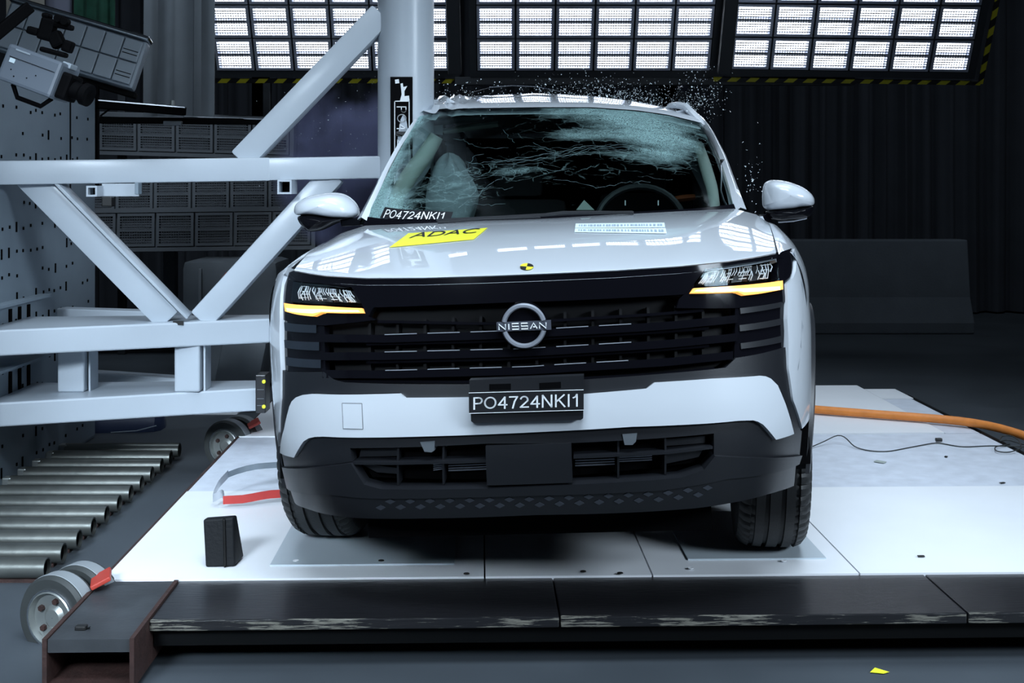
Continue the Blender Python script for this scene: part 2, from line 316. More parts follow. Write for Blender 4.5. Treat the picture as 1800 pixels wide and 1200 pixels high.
def recentre(o):
    # move a single-mesh thing's origin to its base
    vs = [v.co for v in o.data.vertices]
    c = Vector(((min(v.x for v in vs)+max(v.x for v in vs))/2, (min(v.y for v in vs)+max(v.y for v in vs))/2, min(v.z for v in vs)))
    o.data.transform(Matrix.Translation(-c)); o.location = c; WM[o.name] = Matrix.Translation(c); return o
def P(px, py, D): return Vector(((px-900)/F*D, D, CH-(py-HY)/F*D))
def PZ(px, py, z=0.0):
    D = (CH-z)*F/(py-HY); return Vector(((px-900)/F*D, D, z))
def text_mesh(txt, size, spacing=1.0):
    cu = bpy.data.curves.new('t', 'FONT'); cu.body = txt; cu.size = size; cu.align_x = 'CENTER'; cu.align_y = 'CENTER'; cu.space_character = spacing; cu.resolution_u = 6; cu.extrude = 0.0
    o = bpy.data.objects.new('t', cu); me = bpy.data.meshes.new_from_object(o)
    bpy.data.objects.remove(o); bpy.data.curves.remove(cu)
    vs = [v.co.copy() for v in me.vertices]; fs = [tuple(p.vertices) for p in me.polygons]; bpy.data.meshes.remove(me)
    return vs, fs
def sample(poly, n):
    # resample polyline (tuples) to n points by length
    pts = [np.array(p, float) for p in poly]; L = [0]
    for a, b in zip(pts, pts[1:]): L.append(L[-1]+np.linalg.norm(b-a))
    out = []
    for t in np.linspace(0, L[-1], n):
        out.append(np.array([np.interp(t, L, [p[k] for p in pts]) for k in range(len(pts[0]))]))
    return out
def crom(xs, ys, n=300):
    # smooth (Catmull-Rom / pchip-like) table
    xs = np.array(xs, float); ys = np.array(ys, float); d = np.gradient(ys, xs)
    X = np.linspace(xs[0], xs[-1], n); Y = np.zeros(n)
    for i, x in enumerate(X):
        k = min(max(np.searchsorted(xs, x)-1, 0), len(xs)-2); h = xs[k+1]-xs[k]; t = (x-xs[k])/h
        Y[i] = (2*t**3-3*t**2+1)*ys[k]+(t**3-2*t**2+t)*h*d[k]+(-2*t**3+3*t**2)*ys[k+1]+(t**3-t**2)*h*d[k+1]
    return X, Y
FLOOR = -0.15
def _arc(cx, cy, rx, ry, a0, a1, n=12): return [(cx+rx*math.cos(R(a0+(a1-a0)*k/n)), cy+ry*math.sin(R(a0+(a1-a0)*k/n))) for k in range(n+1)]
SF = {'P': (.60, [[(.06, 0), (.06, .94), (.34, .94)]+_arc(.34, .70, .22, .24, 90, -90)+[(.06, .46)]]), 'O': (.82, [_arc(.41, .5, .35, .44, 0, 360, 28)]),
      '4': (.62, [[(.44, 0), (.44, .94), (.04, .30), (.58, .30)]]), '7': (.60, [[(.04, .94), (.54, .94), (.36, .55), (.24, 0)]]),
      '2': (.60, [_arc(.29, .68, .23, .26, 165, -25, 10)+[(.05, .06), (.56, .06)]]), 'N': (.76, [[(.08, 0), (.08, 1), (.66, 0), (.66, 1)]]),
      'K': (.70, [[(.08, 0), (.08, 1)], [(.62, 1), (.10, .42)], [(.26, .60), (.66, 0)]]), 'I': (.24, [[(.12, 0), (.12, 1)]]), '1': (.50, [[(.08, .72), (.22, .80), (.32, 1), (.32, 0)]])}
def strokes(txt, th=.115):
    vs, fs, x = [], [], 0
    for ch in txt:
        wd, pls = SF[ch]
        for pl_ in pls:
            for (a, b) in zip(pl_, pl_[1:]):
                d = np.array(b)-np.array(a); L = np.linalg.norm(d)
                if L < 1e-6: continue
                d = d/L; n = np.array([-d[1], d[0]])*th/2; e = d*th*.35; k = len(vs); o_ = np.array([x, 0])
                for q in (np.array(a)-e-n, np.array(b)+e-n, np.array(b)+e+n, np.array(a)-e+n): vs.append(Vector((q[0]+o_[0], q[1], 0)))
                fs.append((k, k+1, k+2, k+3))
        x += wd+.10
    return vs, fs

# ================================================================== STRUCTURE
struct(MB().box((0, 7, FLOOR-0.05), (16, 18, 0.1)).build('floor', 'floor'), 'dark grey coated floor of the crash test hall', 'floor')
struct(MB().box((0, 7, 6.05), (16, 18, 0.1)).build('ceiling', 'wall_dark'), 'black ceiling of the crash test hall', 'ceiling')
struct(MB().box((0, 13.6, 2.9), (16, 0.1, 6.3)).build('wall_back', 'wall_dark'), 'black back wall behind the curtains', 'wall')
struct(MB().box((7.5, 7, 2.9), (0.1, 18, 6.3)).build('wall_right', 'wall_dark'), 'black side wall of the hall', 'wall')
struct(MB().box((-7.5, 7, 2.9), (0.1, 18, 6.3)).build('wall_far_left', 'wall_dark'), 'black far side wall of the hall', 'wall')

# perforated steel block on the left that carries the rig
XB, YB0, YB1, ZB = -2.2, 2.2, 6.38, 1.66
blk = struct(MB().cbox((XB-0.6, (YB0+YB1)/2, (FLOOR+ZB)/2), (1.2, YB1-YB0, ZB-FLOOR), 0.02).build('wall_left', 'block'), 'grey blue perforated steel block beside the rig', 'wall')
WM[blk.name] = Matrix.Identity(4)
hb = MB()
for zi, zz in enumerate(np.arange(-0.05, 1.62, 0.105)):
    y = 4.6
    while y < 6.3:
        if random.random() < 0.62:
            sl = random.random() < 0.18
            hb.box((XB+0.001, y+random.uniform(-.01, .01), zz+random.uniform(-.008, .008)), (0.006, 0.011, 0.045 if sl else 0.014))
        y += 0.075
o = hb.build('bolt_holes', 'void', blk); o['kind'] = 'stuff'
for z, y0, y1 in ((0.675, 4.3, 5.62), (0.40, 4.3, 5.62)):
    MB().box((XB+0.03, (y0+y1)/2, z), (0.06, y1-y0, 0.012)).build('ledge', 'block', blk)
    for i in range(3): MB().box((XB+0.004, 5.28+0.1*i, z-0.09), (0.006, 0.026, 0.12)).build('slot', 'void', blk)
MB().cbox((XB+0.04, 5.75, 0.115), (0.08, 0.14, 0.05), 0.01).build('bracket', 'rig', blk)
MB().box((XB+0.003, 6.0, 1.28), (0.006, 0.006, 0.74)).build('panel_seam', 'black_steel', blk)

# back curtains
def curtain(name, x0, x1, y, z0, z1, mat, label, seed, amp=0.07, wl=0.22, group=None):
    rnd = random.Random(seed); n = int((x1-x0)/0.022); rows = []; ph = 0; prof = []
    for i in range(n+1):
        ph += 2*math.pi*0.022/wl*rnd.uniform(0.5, 1.5)
        prof.append((x0+(x1-x0)*i/n, y+amp*math.sin(ph)+0.25*amp*math.sin(2.3*ph+1)))
    for z in np.linspace(z0, z1, 5): rows.append([(a, b+0.02*math.sin(z*1.3+a*4), z) for a, b in prof])
    c = MB().shell(rows, (0, 0.012, 0)).build(name, mat, smooth=True, angle=80)
    recentre(c); return tag(c, label, 'curtain', group)
curtain('curtain', 1.7, 6.9, 12.4, FLOOR+0.02, 5.6, 'curtain', 'wide black pleated curtain behind the concrete barrier', 1)
curtain('curtain', -2.6, 1.62, 12.9, FLOOR+0.02, 5.6, 'curtain', 'black pleated curtain behind the car under the lit lamps', 2)
curtain('curtain', -7.2, -2.7, 12.6, FLOOR+0.02, 5.6, 'curtain', 'black pleated curtain at the far left behind the unlit lamps', 3)
curtain('drape', -2.42, -1.96, 7.9, 1.63, 3.2, 'drape', 'grey gathered drape hanging left of the lit lamps', 4, 0.04, 0.13)
curtain('drape', -2.62, -2.36, 7.2, 2.07, 3.2, 'green', 'crumpled dark green cloth hanging at the top left', 5, 0.03, 0.08)
curtain('drape', -2.78, -2.63, 7.2, 2.14, 3.2, 'lavender', 'lavender grey cloth strip beside the green cloth', 6, 0.015, 0.12)
curtain('drape', -3.02, -2.79, 7.2, 2.19, 3.2, 'beige', 'beige cloth panel at the very top left corner', 8, 0.01, 0.2)

# ================================================================== LAMP BANKS
CW, CHh = 0.29, 0.262
def ribbed(x0, x1, z0, z1, y, n):
    m = MB()
    for i in range(n):
        a = z0+(z1-z0)*i/n; b = z0+(z1-z0)*(i+1)/n
        m.add([(x0, y, a), (x1, y, a), (x1, y-0.006, (a+b)/2), (x0, y-0.006, (a+b)/2), (x1, y, b), (x0, y, b)], [(0, 1, 2, 3), (3, 2, 4, 5)])
    return m
def lamp_meshes(cw, ch, lit):
    h = MB(); hw, hh = cw/2-0.007, ch/2-0.007
    for (cx, cz, sx, sz) in ((0, hh-0.010, 2*hw, 0.02), (0, -hh+0.010, 2*hw, 0.02), (-hw+0.010, 0, 0.02, 2*hh-0.04), (hw-0.010, 0, 0.02, 2*hh-0.04), (0, 0, 2*hw-0.04, 0.012)):
        h.box((cx, -0.02, cz), (sx, 0.05, sz))
    h.box((0, 0.015, 0), (2*hw, 0.02, 2*hh))
    L = ribbed(-hw+0.026, hw-0.026, 0.010, hh-0.026, -0.006, 9)
    g = MB()
    for k in range(1, 13): g.box((-hw+0.02+(2*hw-0.04)*k/13, -0.046, 0), (0.004, 0.002, 2*hh-0.05))
    for k in range(1, 11): g.box((0, -0.046, -hh+0.02+(2*hh-0.04)*k/11), (2*hw-0.04, 0.002, 0.006))
    def me(mb, n, mat):
        o = mb.build(n, mat); d = o.data; bpy.data.objects.remove(o); return d
    return me(h, 'lamp', 'lit_rim' if lit else 'off_rim'), me(L, 'lens', 'lens_on' if lit else 'off_lens'), me(g, 'wire_guard', 'wire' if lit else 'off_rim')
LM = {True: lamp_meshes(CW, CHh, True), False: lamp_meshes(CW, CHh, False)}
def child(name, me, parent, loc, rot=(0, 0, 0)):
    o = bpy.data.objects.new(name, me); COL.objects.link(o); o.parent = parent; o.location = loc; o.rotation_euler = rot; return o
def lamp_bank(loc, rot, cols, rows, lit, label, group, tape=False, margin=0.05, guard=True):
    t = thing('lamp_bank', label, 'lamp bank', loc, rot, group)
    W, H = cols*CW, rows*CHh
    fr = MB()
    fr.box((0, 0.05, H/2), (W+2*margin, 0.04, H+2*margin))
    for sx in (-1, 1): fr.box((sx*(W/2+margin/2), -0.01, H/2), (margin, 0.10, H+2*margin))
    for zz in (-margin/2, H+margin/2): fr.box((0, -0.01, zz), (W, 0.10, margin))
    for i in range(1, cols): fr.box((-W/2+i*CW, -0.01, H/2), (0.012, 0.04, H))
    for i in range(1, rows): fr.box((0, -0.015, i*CHh), (W, 0.05, 0.02))
    fr.build('frame', 'bank_frame' if lit else 'off_rim', t, local=True)
    if tape:
        MB().box((0, -0.03, -margin-0.045), (W+2*margin+0.12, 0.012, 0.032)).build('hazard_tape', 'hazard', t, local=True)
        if tape != 1: MB().box((tape*(W/2+margin+0.06), -0.03, H/2), (0.035, 0.012, H+0.2)).build('hazard_tape', 'hazard', t, local=True)
    a, b, c = LM[lit]
    for i in range(cols):
        for j in range(rows):
            l = child('lamp', a, t, (-W/2+(i+.5)*CW, -0.02, (j+.5)*CHh))
            child('lens', b, l, (0, 0, 0)); child('lens', b, l, (0, -0.0, -CHh/2+0.014))
            if guard: child('wire_guard', c, l, (0, 0, 0))
    return t
TILT = R(30)
g = 'lit lamp banks above the car'
for px, D, lab, rot, tp in ((588, 9.05, 'lit lamp bank behind the diagonal strut and pole', (TILT, 0, R(1.0)), -1), (1042, 9.05, 'lit lamp bank straight above the car roof', (TILT, 0, 0), 1), (1489, 8.95, 'lit lamp bank at the right above the black curtain', (TILT, R(1.1), R(-3)), 1.0001)):
    p = P(px, 119, D); lamp_bank(p, rot, 6, 3, True, lab, g, tape=tp)
rail = MB().bar(P(800, 143, 9.08), P(1500, 143, 9.08), 0.1, 0.06).build('support_rail', 'bank_frame'); recentre(rail); tag(rail, 'dark horizontal rail carrying the lit lamp banks', 'rail')
for a, b in ((802, 'narrow dark post between the two left lit lamp banks'), (1264, 'narrow dark post between the two right lit lamp banks')):
    q = P(a, 130, 9.12); o = MB().cbox((q.x, q.y-0.72, q.z+0.85), (0.1, 0.06, 2.0), 0.01, Euler((TILT, 0, 0)).to_matrix()).build('lamp_post', 'bank_frame'); recentre(o); tag(o, b, 'post', 'posts between lamp banks')
g = 'unlit lamp banks on the left'
for px, py, lab, rot, rows, cols in ((345, 268, 'unlit grey lamp bank just above the upper white beam', (R(6), R(1.5), R(2)), 1, 5), (340, 371, 'unlit grey lamp bank just below the upper white beam', (R(-4), R(-0.6), R(2)), 1, 6), (345, 434, 'lowest unlit grey lamp bank above the grey cover', (R(-4), R(-0.6), R(2)), 1, 6)):
    p = P(px, py, 9.1 if py == 434 else 9.3); lamp_bank(p, rot, cols, rows if py == 371 else 1, False, lab, g, margin=0.03)
t = thing('lamp_rack', 'dark upright rack that carries the unlit lamp banks', 'rack', P(340, 560, 9.5))
for px in (215, 470):
    q = P(px, 300, 9.47); MB().cbox((q.x, q.y, (FLOOR+2.0)/2), (.06, .06, 2.0-FLOOR), .006).build('upright', 'bank_frame', t)
for zz, yy, dd in ((1.55, 9.43, .10), (1.08, 9.43, .08), (.80, 9.32, .27)): MB().cbox(((P(215, 300, 9.47).x+P(470, 300, 9.47).x)/2, yy, zz), (1.3, dd, .04), .006).build('cross_bar', 'bank_frame', t)
# tilted pale bank at the top left
t = thing('lamp_bank', 'pale tilted unlit lamp bank above the high speed camera', 'lamp bank', P(125, 78, 6.4), (R(-8), R(16.5), R(6)), 'unlit lamp banks on the left')
MB().cbox((0, 0.06, 0), (0.74, 0.10, 0.27), 0.015).build('frame', 'pale_bank', t, local=True)
for i in range(7):
    for j in range(2):
        c = MB().cbox((-0.305+0.1017*i, 0.0, -0.062+0.124*j), (0.096, 0.03, 0.117), 0.006).build('lamp', 'pale_bank', t, local=True)
        if i in (6,):
            for k in range(2): MB().box((-0.305+0.1017*i, -0.016, -0.085+0.124*j+0.02*k), (0.08, 0.003, 0.004)).build('slot', 'black_steel', c, local=True)
MB().cbox((0, 0.02, 0.145), (0.76, 0.12, 0.022), 0.006).build('top_rail', 'chrome', t, local=True)
MB().cbox((0.08, 0.12, -0.15), (0.6, 0.05, 0.03), 0.006).build('bottom_rail', 'black_steel', t, local=True)

# ================================================================== PLATFORM
YAW = 0.026
def pl(X, D): return (X-YAW*(D-3.67), D+YAW*X)     # platform coordinates -> world
def slab(X0, X1, D0, D1, z0, z1):
    c = [pl(X0, D0), pl(X1, D0), pl(X1, D1), pl(X0, D1)]
    return MB().hexa([(x, y, z0) for x, y in c]+[(x, y, z1) for x, y in c])
plat = thing('test_platform', 'low wheeled steel platform under the white crashed car', 'platform', (0, 3.3, FLOOR))
slab(-1.0, 2.3, 3.45, 7.1, -0.075, -0.032).build('deck', 'black_steel', plat)
for nm, X0, X1 in (('l', -1.004, 0.122), ('m', 0.126, 1.262), ('r', 1.266, 2.3)):
    xa, ya = pl((X0+X1)/2, 3.335)
    bo = bpy.data.objects.new('front_board', None)
    bpy.data.objects.remove(bo)
    L = X1-X0
    b = MB().cbox((0, 0.17, -0.0175), (L, 0.34, 0.030), 0.004).build('front_board', 'board', plat, local=True)
    b.location = mw(plat).inverted() @ Vector((xa, ya, 0)); b.rotation_euler = (0, 0, YAW)
slab(-1.0, 2.3, 3.37, 3.46, -0.085, -0.036).build('front_rail', 'black_steel', plat)
slab(-1.0, 2.3, 3.75, 3.83, FLOOR+0.02, -0.06).build('under_beam', 'black_steel', plat)
def wplate(X0, X1, D0, D1, mat='white_plate', name='white_plate', z=0.004): return slab(X0, X1, D0, D1, -0.03, z).build(name, mat, plat)
G = 0.0025
for a, b in ((-1.234, -0.083), (-0.083, 0.428), (0.428, 1.063), (1.063, 2.3)): wplate(a+G, b-G, 3.662, 4.70)
for a, b in ((-1.234, -0.70), (-0.70, 0.30), (0.30, 1.20), (1.20, 2.3)): wplate(a+G, b-G, 4.71, 5.70, 'grey_plate', 'grey_plate', 0.0)
wplate(-1.234, 0.4, 5.71, 7.05); wplate(0.405, 2.12, 5.71, 7.05)
wplate(2.122, 2.3, 6.62, 6.92); slab(2.125, 2.3, 5.71, 6.61, -0.03, 0.0).build('grey_plate', 'grey_plate', plat)
slab(-0.751, -0.178, 3.775, 4.35, 0.004, 0.009).build('wheel_sheet', 'sheet', plat)
slab(0.56, 1.0, 3.80, 4.35, 0.004, 0.009).build('wheel_sheet', 'sheet', plat)
for px, py in ((670, 985), (520, 985), (1214, 998), (1377, 985), (820, 1008), (1025, 1004), (1090, 1007)):
    q = PZ(px, py, 0.009); MB().lathe([(0, 0.0001), (0.0015, 0.009), (0, 0.0095)], q, (0, 0, 1), 12).build('rivet', 'white_plate' if px not in (820, 1025, 1090, 670) else 'ink', plat)
# left channel beam with timber inlay
for X in (-1.237, -1.010):
    slab(X-0.006, X+0.006, 3.19, 3.655, -0.128, 0.004).build('channel_side', 'rust', plat)
    slab(X-0.006, X+0.006, 3.656, 7.0, -0.128, 0.002 if X < -1.1 else -0.034).build('channel_side', 'rust', plat)
slab(-1.237, -1.010, 3.19, 7.0, -0.128, -0.118).build('channel_floor', 'rust', plat)
slab(-1.230, -1.017, 3.195, 3.655, -0.034, 0.0).build('timber_inlay', 'board_dark', plat)
q = PZ(143, 1106, 0.0); MB().cbox((q.x, q.y, q.z+0.006), (0.03, 0.02, 0.012), 0.003).add([(q.x+0.012, q.y, 0), (q.x+0.03, q.y-0.01, 0.014), (q.x+0.018, q.y+0.014, 0)], [(0, 1, 2)]).build('bolt', 'ink', plat)
slab(2.29, 2.32, 3.4, 6.75, -0.12, 0.0).build('side_rail', 'black_steel', plat)
# casters
CAX = Vector((0.36, 0.93, 0)).normalized()
def caster(c, r=0.122, front=True):
    c = Vector(c); wd = 0.075; ax = CAX; up = Vector((0, 0, 1)); sd_ = up.cross(ax)
    ww = MB().lathe([(-wd/2+.004, r*0.62), (-wd/2, r*0.70), (-wd/2, r*0.93), (-wd/2+.012, r), (wd/2-.012, r), (wd/2, r*0.93), (wd/2, r*0.70), (wd/2-.004, r*0.62)], c, ax, 56).build('caster_wheel', 'wheel_rubber', plat, smooth=True)
    MB().lathe([(-wd/2+.016, r*1.0), (-wd/2+.018, r*1.012), (wd/2-.018, r*1.012), (wd/2-.016, r)], c, ax, 56).build('tread_band', 'wheel_band', ww, smooth=True)
    MB().lathe([(-wd/2-.002, r*0.66), (-wd/2-.006, r*0.62), (-wd/2+.012, r*0.57), (-wd/2+.016, r*.3), (-wd/2+.006, r*.2), (-wd/2+.006, 0.001)], c, ax, 40).build('rim', 'cast', ww, smooth=True)
    MB().lathe([(-wd/2+.002, r*0.70), (-wd/2-.005, r*0.69), (-wd/2-.005, r*0.665), (-wd/2+.002, r*0.655)], c, ax, 40).build('rim_ring', 'satin_chrome', ww, smooth=True)
    for k in range(5):
        an = 2*math.pi*k/5+0.5; p = c+ax*(-wd/2+0.008)+(sd_*math.cos(an)+up*math.sin(an))*0.40*r
        MB().lathe([(-.004, 0.0001), (-.004, r*0.075), (.010, r*0.08)], p, ax, 6).build('wheel_bolt', 'rust', ww)
    return c
for c in (P(105, 1080, 3.55), P(402, 782, 5.75)):
    c0 = caster(c); caster(c0+CAX*0.10)
    MB().cbox(c0+Vector((0.115, .02, 0.100)), (0.06, 0.10, 0.014), 0.004, Euler((0, R(-25), 0.3)).to_matrix()).build('caster_bracket', 'red', plat)
# roller pipes
ordn = ['nearest', 'second', 'third', 'fourth', 'fifth', 'sixth', 'seventh', 'eighth', 'ninth', 'tenth', 'eleventh', 'farthest']
for i in range(12):
    D = 4.08+0.163*i; X1 = -1.572-0.026*(D-4.08); zc = FLOOR+0.036
    t = thing('steel_pipe', ('%s steel pipe from the camera, on the floor left of the platform' % ordn[i]), 'pipe', ((XB+X1)/2, D, FLOOR), group='row of steel pipes on the floor')
    MB().lathe([(0, 0.030), (0, 0.0345), (X1-XB-.03, 0.0345), (X1-XB-.03, 0.030), (0, 0.030)], (XB+0.03, D, zc+0.01), (1, 0, 0), 28).build('tube', 'pipe', t, smooth=True)
    MB().lathe([(0, 0.0001), (0, 0.0305)], (X1-0.012, D, zc+0.01), (1, 0, 0), 28).build('end_plug', 'void', t)
    MB().cbox((XB+0.02, D, zc+0.01), (0.04, 0.05, 0.06), 0.006).build('bracket', 'cast', t)
    MB().box(((XB+X1)/2, D, FLOOR+0.006), (0.9*(X1-XB), 0.03, 0.012)).build('skid', 'rust', t)

# ================================================================== CAR
YAWC, ROLL, XC, YC, ZR = 0.0855, 0.0482, 0.1207, 4.049, 0.35
cr, sr = math.cos(ROLL), math.sin(ROLL); cy_, sy_ = math.cos(YAWC), math.sin(YAWC)
def BW(p):            # body coordinates (x right, y back from front axle, z up; before roll) -> world
    x, y, z = p; x2 = x*cr-(z-ZR)*sr; z2 = x*sr+(z-ZR)*cr+ZR
    return Vector((XC+x2*cy_+y*sy_, YC-x2*sy_+y*cy_, z2))
def WB(P_):           # world -> body
    dx, dy, z2 = P_[0]-XC, P_[1]-YC, P_[2]; x2 = dx*cy_-dy*sy_; y = dx*sy_+dy*cy_
    x = x2*cr+(z2-ZR)*sr; z = -x2*sr+(z2-ZR)*cr+ZR
    return np.array([x, y, z])
def NW(p):            # no roll (wheels)
    x, y, z = p; return Vector((XC+x*cy_+y*sy_, YC-x*sy_+y*cy_, z))
O_B = WB((0, 0, CH))
def ray(px, py):
    return WB(((px-900)/F, 1.0, CH-(py-HY)/F))-O_B
def RY(px, py, y):    # pixel ray meets body plane y
    d = ray(px, py); t = (y-O_B[1])/d[1]; return O_B+d*t
# nose surface S(s, z)
PLX = [(0, -.875), (.2, -.870), (.38, -.848), (.52, -.810), (.63, -.745), (.71, -.660), (.765, -.56), (.805, -.45), (.835, -.32), (.858, -.18), (.872, -.05), (.880, .1)]
_pl = np.array(PLX); _sl = np.concatenate([[0], np.cumsum(np.linalg.norm(np.diff(_pl, axis=0), axis=1))])
TS, TX = crom(_sl, _pl[:, 0], 400); _, TY = crom(_sl, _pl[:, 1], 400)
SMAX = _sl[-1]
KZ, KX = crom([.15, .25, .35, .45, .6, .75, .86, .93, .97, 1.02], [.92, .955, .972, .985, .996, 1.0, .99, .972, .955, .93])
DZ, DY = crom([.15, .22, .28, .34, .40, .47, .56, .66, .76, .86, .93, 1.0], [.20, .13, .075, .04, .018, 0, 0, .012, .026, .041, .052, .065])
def S(s, z):
    a = abs(s); x = np.interp(a, TS, TX); y = np.interp(a, TS, TY)
    fade = min(max((-.30-y)/.35, 0), 1)
    return np.array([math.copysign(1, s)*x*np.interp(z, KZ, KX), y+np.interp(z, DZ, DY)*fade, z])
def SN(s, z):
    e = 2e-3; a = S(s+e, z)-S(s-e, z); b = S(s, z+e)-S(s, z-e); n = np.cross(a, b); n /= np.linalg.norm(n)
    return n if n[1] < 0 or (abs(n[1]) < .6 and n[0]*s > 0) else -n
def px2s(px, py):
    d = ray(px, py); t = (3.2+0.0); p = O_B+d*3.2/1.0
    s, z = p[0], p[2]; t = 3.2
    for it in range(40):
        r = S(s, z)-(O_B+d*t)
        if np.abs(r).max() < 1e-6: break
        e = 1e-4; J = np.stack([(S(s+e, z)-S(s-e, z))/(2*e), (S(s, z+e)-S(s, z-e))/(2*e), -d], 1)
        q = np.linalg.solve(J.T @ J+2e-4*np.eye(3), -J.T @ r); q[:2] = np.clip(q[:2], -.15, .15)
        s += q[0]; z += q[1]; t += q[2]; s = min(max(s, -SMAX+.02), SMAX-.02); z = min(max(z, .16), 1.01)
    return (s, z)
def sN(pts): return [px2s(*p) for p in pts]
def patch(poly, fn, nf, o1, o0, step=0.03, mb=None):
    """closed panel over a polygon in surface coordinates: outer face at offset o1, inner at o0"""
    bm = bmesh.new(); vs = [bm.verts.new((u, v, 0)) for u, v in poly]; f = bm.faces.new(vs)
    bmesh.ops.triangulate(bm, faces=[f])
    us = [p[0] for p in poly]; vv = [p[1] for p in poly]
    for ax, lo, hi in ((0, min(us), max(us)), (1, min(vv), max(vv))):
        k = math.floor(lo/step)+1
        while k*step < hi-1e-5:
            co = [0, 0, 0]; no = [0, 0, 0]; co[ax] = k*step; no[ax] = 1
            bmesh.ops.bisect_plane(bm, geom=list(bm.verts)+list(bm.edges)+list(bm.faces), dist=1e-6, plane_co=co, plane_no=no); k += 1
    bm.verts.index_update(); V = [(v.co.x, v.co.y) for v in bm.verts]; n = len(V)
    top = []; bot = []
    for (u, v) in V:
        p = fn(u, v); q = nf(u, v); top.append(p+q*o1); bot.append(p+q*o0)
    fs = [tuple(x.index for x in fc.verts) for fc in bm.faces]; fs2 = [tuple(n+i for i in reversed(f)) for f in fs]
    sd = [(e.verts[0].index, e.verts[1].index, n+e.verts[1].index, n+e.verts[0].index) for e in bm.edges if len(e.link_faces) == 1]
    bm.free(); mb = mb or MB()
    return mb.add([BW(dent(p)) for p in top+bot], fs+fs2+sd)
# dent by the pole on the left side
YP = 1.34
def dent(p):
    x, y, z = p
    if x > -0.2: return p
    g_ = math.exp(-((y-YP)/0.33)**2)
    hw = 0.88 if z < 1.0 else 0.88-(z-1.0)*0.42
    am = max(0, hw-0.575+ (0.0 if z < 1.0 else -(z-1.0)*0.06))*g_
    t = min((-.2-x)/(hw-.2), 1.15)
    return np.array([x+am*t, y, z])
def npan(poly_px, o1, o0, step=0.03): return patch(sN(poly_px), S, SN, o1, o0, step)
def round_poly(pts, it=2, keep=()):
    for _ in range(it):
        out = []
        for i in range(len(pts)):
            a, b = np.array(pts[i], float), np.array(pts[(i+1) % len(pts)], float); out += [tuple(a*.78+b*.22), tuple(a*.22+b*.78)]
        pts = out
    return pts
car = thing('test_car', 'white crashed sport utility car with a shattered windshield and dark grille', 'car', (XC, YC, 0), (0, 0, -YAWC))
CB = dict(smooth=True)

LIP = [(517, 475), (545, 480.5), (573, 484.5), (641, 488.5), (743, 488), (857, 484.5), (950, 481), (1082, 475), (1195, 467.5), (1280, 459), (1330, 451), (1364, 444)]
lip_s = [px2s(p[0], p[1]) for p in [tuple(q) for q in sample(LIP, 61)]]
# --- hood
REAR = [(-.80, .30, 1.018), (-.775, .45, 1.045), (-.71, .58, 1.066), (-.50, .50, 1.068), (-.25, .43, 1.068), (0, .405, 1.066), (.25, .43, 1.068), (.50, .50, 1.068), (.71, .58, 1.066), (.775, .45, 1.045), (.80, .30, 1.018)]
rear = sample(REAR, 61)
# keep hood columns evenly matched: corners take a few columns
rear = sample([REAR[0]]+[REAR[1]]+[REAR[2]], 9)[:-1]+sample(REAR[2:9], 45)+sample(REAR[8:], 9)[1:]
def hood_pt(i, v):
    a = S(*lip_s[i]); b = rear[i]; u = -1+2*i/60.0
    p = a*(1-v)+b*v
    p[2] += 0.040*(v**0.7-v)*(1-0.25*u*u)+0.006*math.exp(-((abs(u)-0.62)/0.09)**2)*math.sin(math.pi*min(1, v*1.05))**0.7
    p[2] += 0.024*(1-0.6*u*u)*math.sin(math.pi*v)
    return p
VS = [0, .004, .012, .025, .045, .07, .1, .14, .19, .25, .32, .4, .48, .56, .64, .72, .8, .87, .93, .97, 1.0]
rows = [[BW(hood_pt(i, v)) for i in range(61)] for v in VS]
skirt = [[BW(S(*lip_s[i])+np.array([0, 0.018, -0.012])) for i in range(61)]]
hood = MB().grid(skirt+rows).grid([[Vector(p)-Vector((0, 0, 0.02)) for p in r] for r in rows]).build('hood', 'paint', car, **CB)
# stickers on the hood: find hood parameters from pixels on the hood grid
HG = np.array([[WB(p) for p in r] for r in rows])
def hood_at(px, py, off=0.002):
    d = ray(px, py); best = None
    bvh = HBVH.ray_cast(Vector((0, 0, CH)), (P(px, py, 1)-Vector((0, 0, CH))).normalized())
    return bvh[0]+bvh[1]*(off if bvh[1].z > 0 else -off)
from mathutils.bvhtree import BVHTree
_m = MB().grid(rows); HBVH = BVHTree.FromPolygons([Vector(v) for v in _m.v], _m.f)
def hood_decal(quad, nu, nv, off):
    # quad px: tl, tr, br, bl
    tl, tr, br, bl = [np.array(q, float) for q in quad]; out = []
    for j in range(nv+1):
        r = []
        for i in range(nu+1):
            u, v = i/nu, j/nv; q = (tl*(1-u)+tr*u)*(1-v)+(bl*(1-u)+br*u)*v; r.append(hood_at(q[0], q[1], off))
        out.append(r)
    return MB().shell(out, (0, 0, -0.0008))
AQ = ((718, 411), (857, 401.5), (833, 421.5), (685, 435.5))
st = hood_decal(AQ, 16, 5, 0.0025).build('sticker', 'yellow', hood); st['label'] = 'yellow club sticker on the hood'
vs, fs = text_mesh('ADAC', 1.0); xs = [v.x for v in vs]; ys = [v.y for v in vs]
lt = MB(); n0 = []
for v in vs:
    u = 0.10+0.82*(v.x-min(xs))/(max(xs)-min(xs)); t_ = 0.40*(1-(v.y-min(ys))/(max(ys)-min(ys)))+0.02
    tl, tr, br, bl = [np.array(q, float) for q in AQ]; q = (tl*(1-u)+tr*u)*(1-t_)+(bl*(1-u)+br*u)*t_; n0.append(hood_at(q[0], q[1], 0.004))
lt.add(n0, fs); lt.build('sticker_lettering', 'ink', hood)
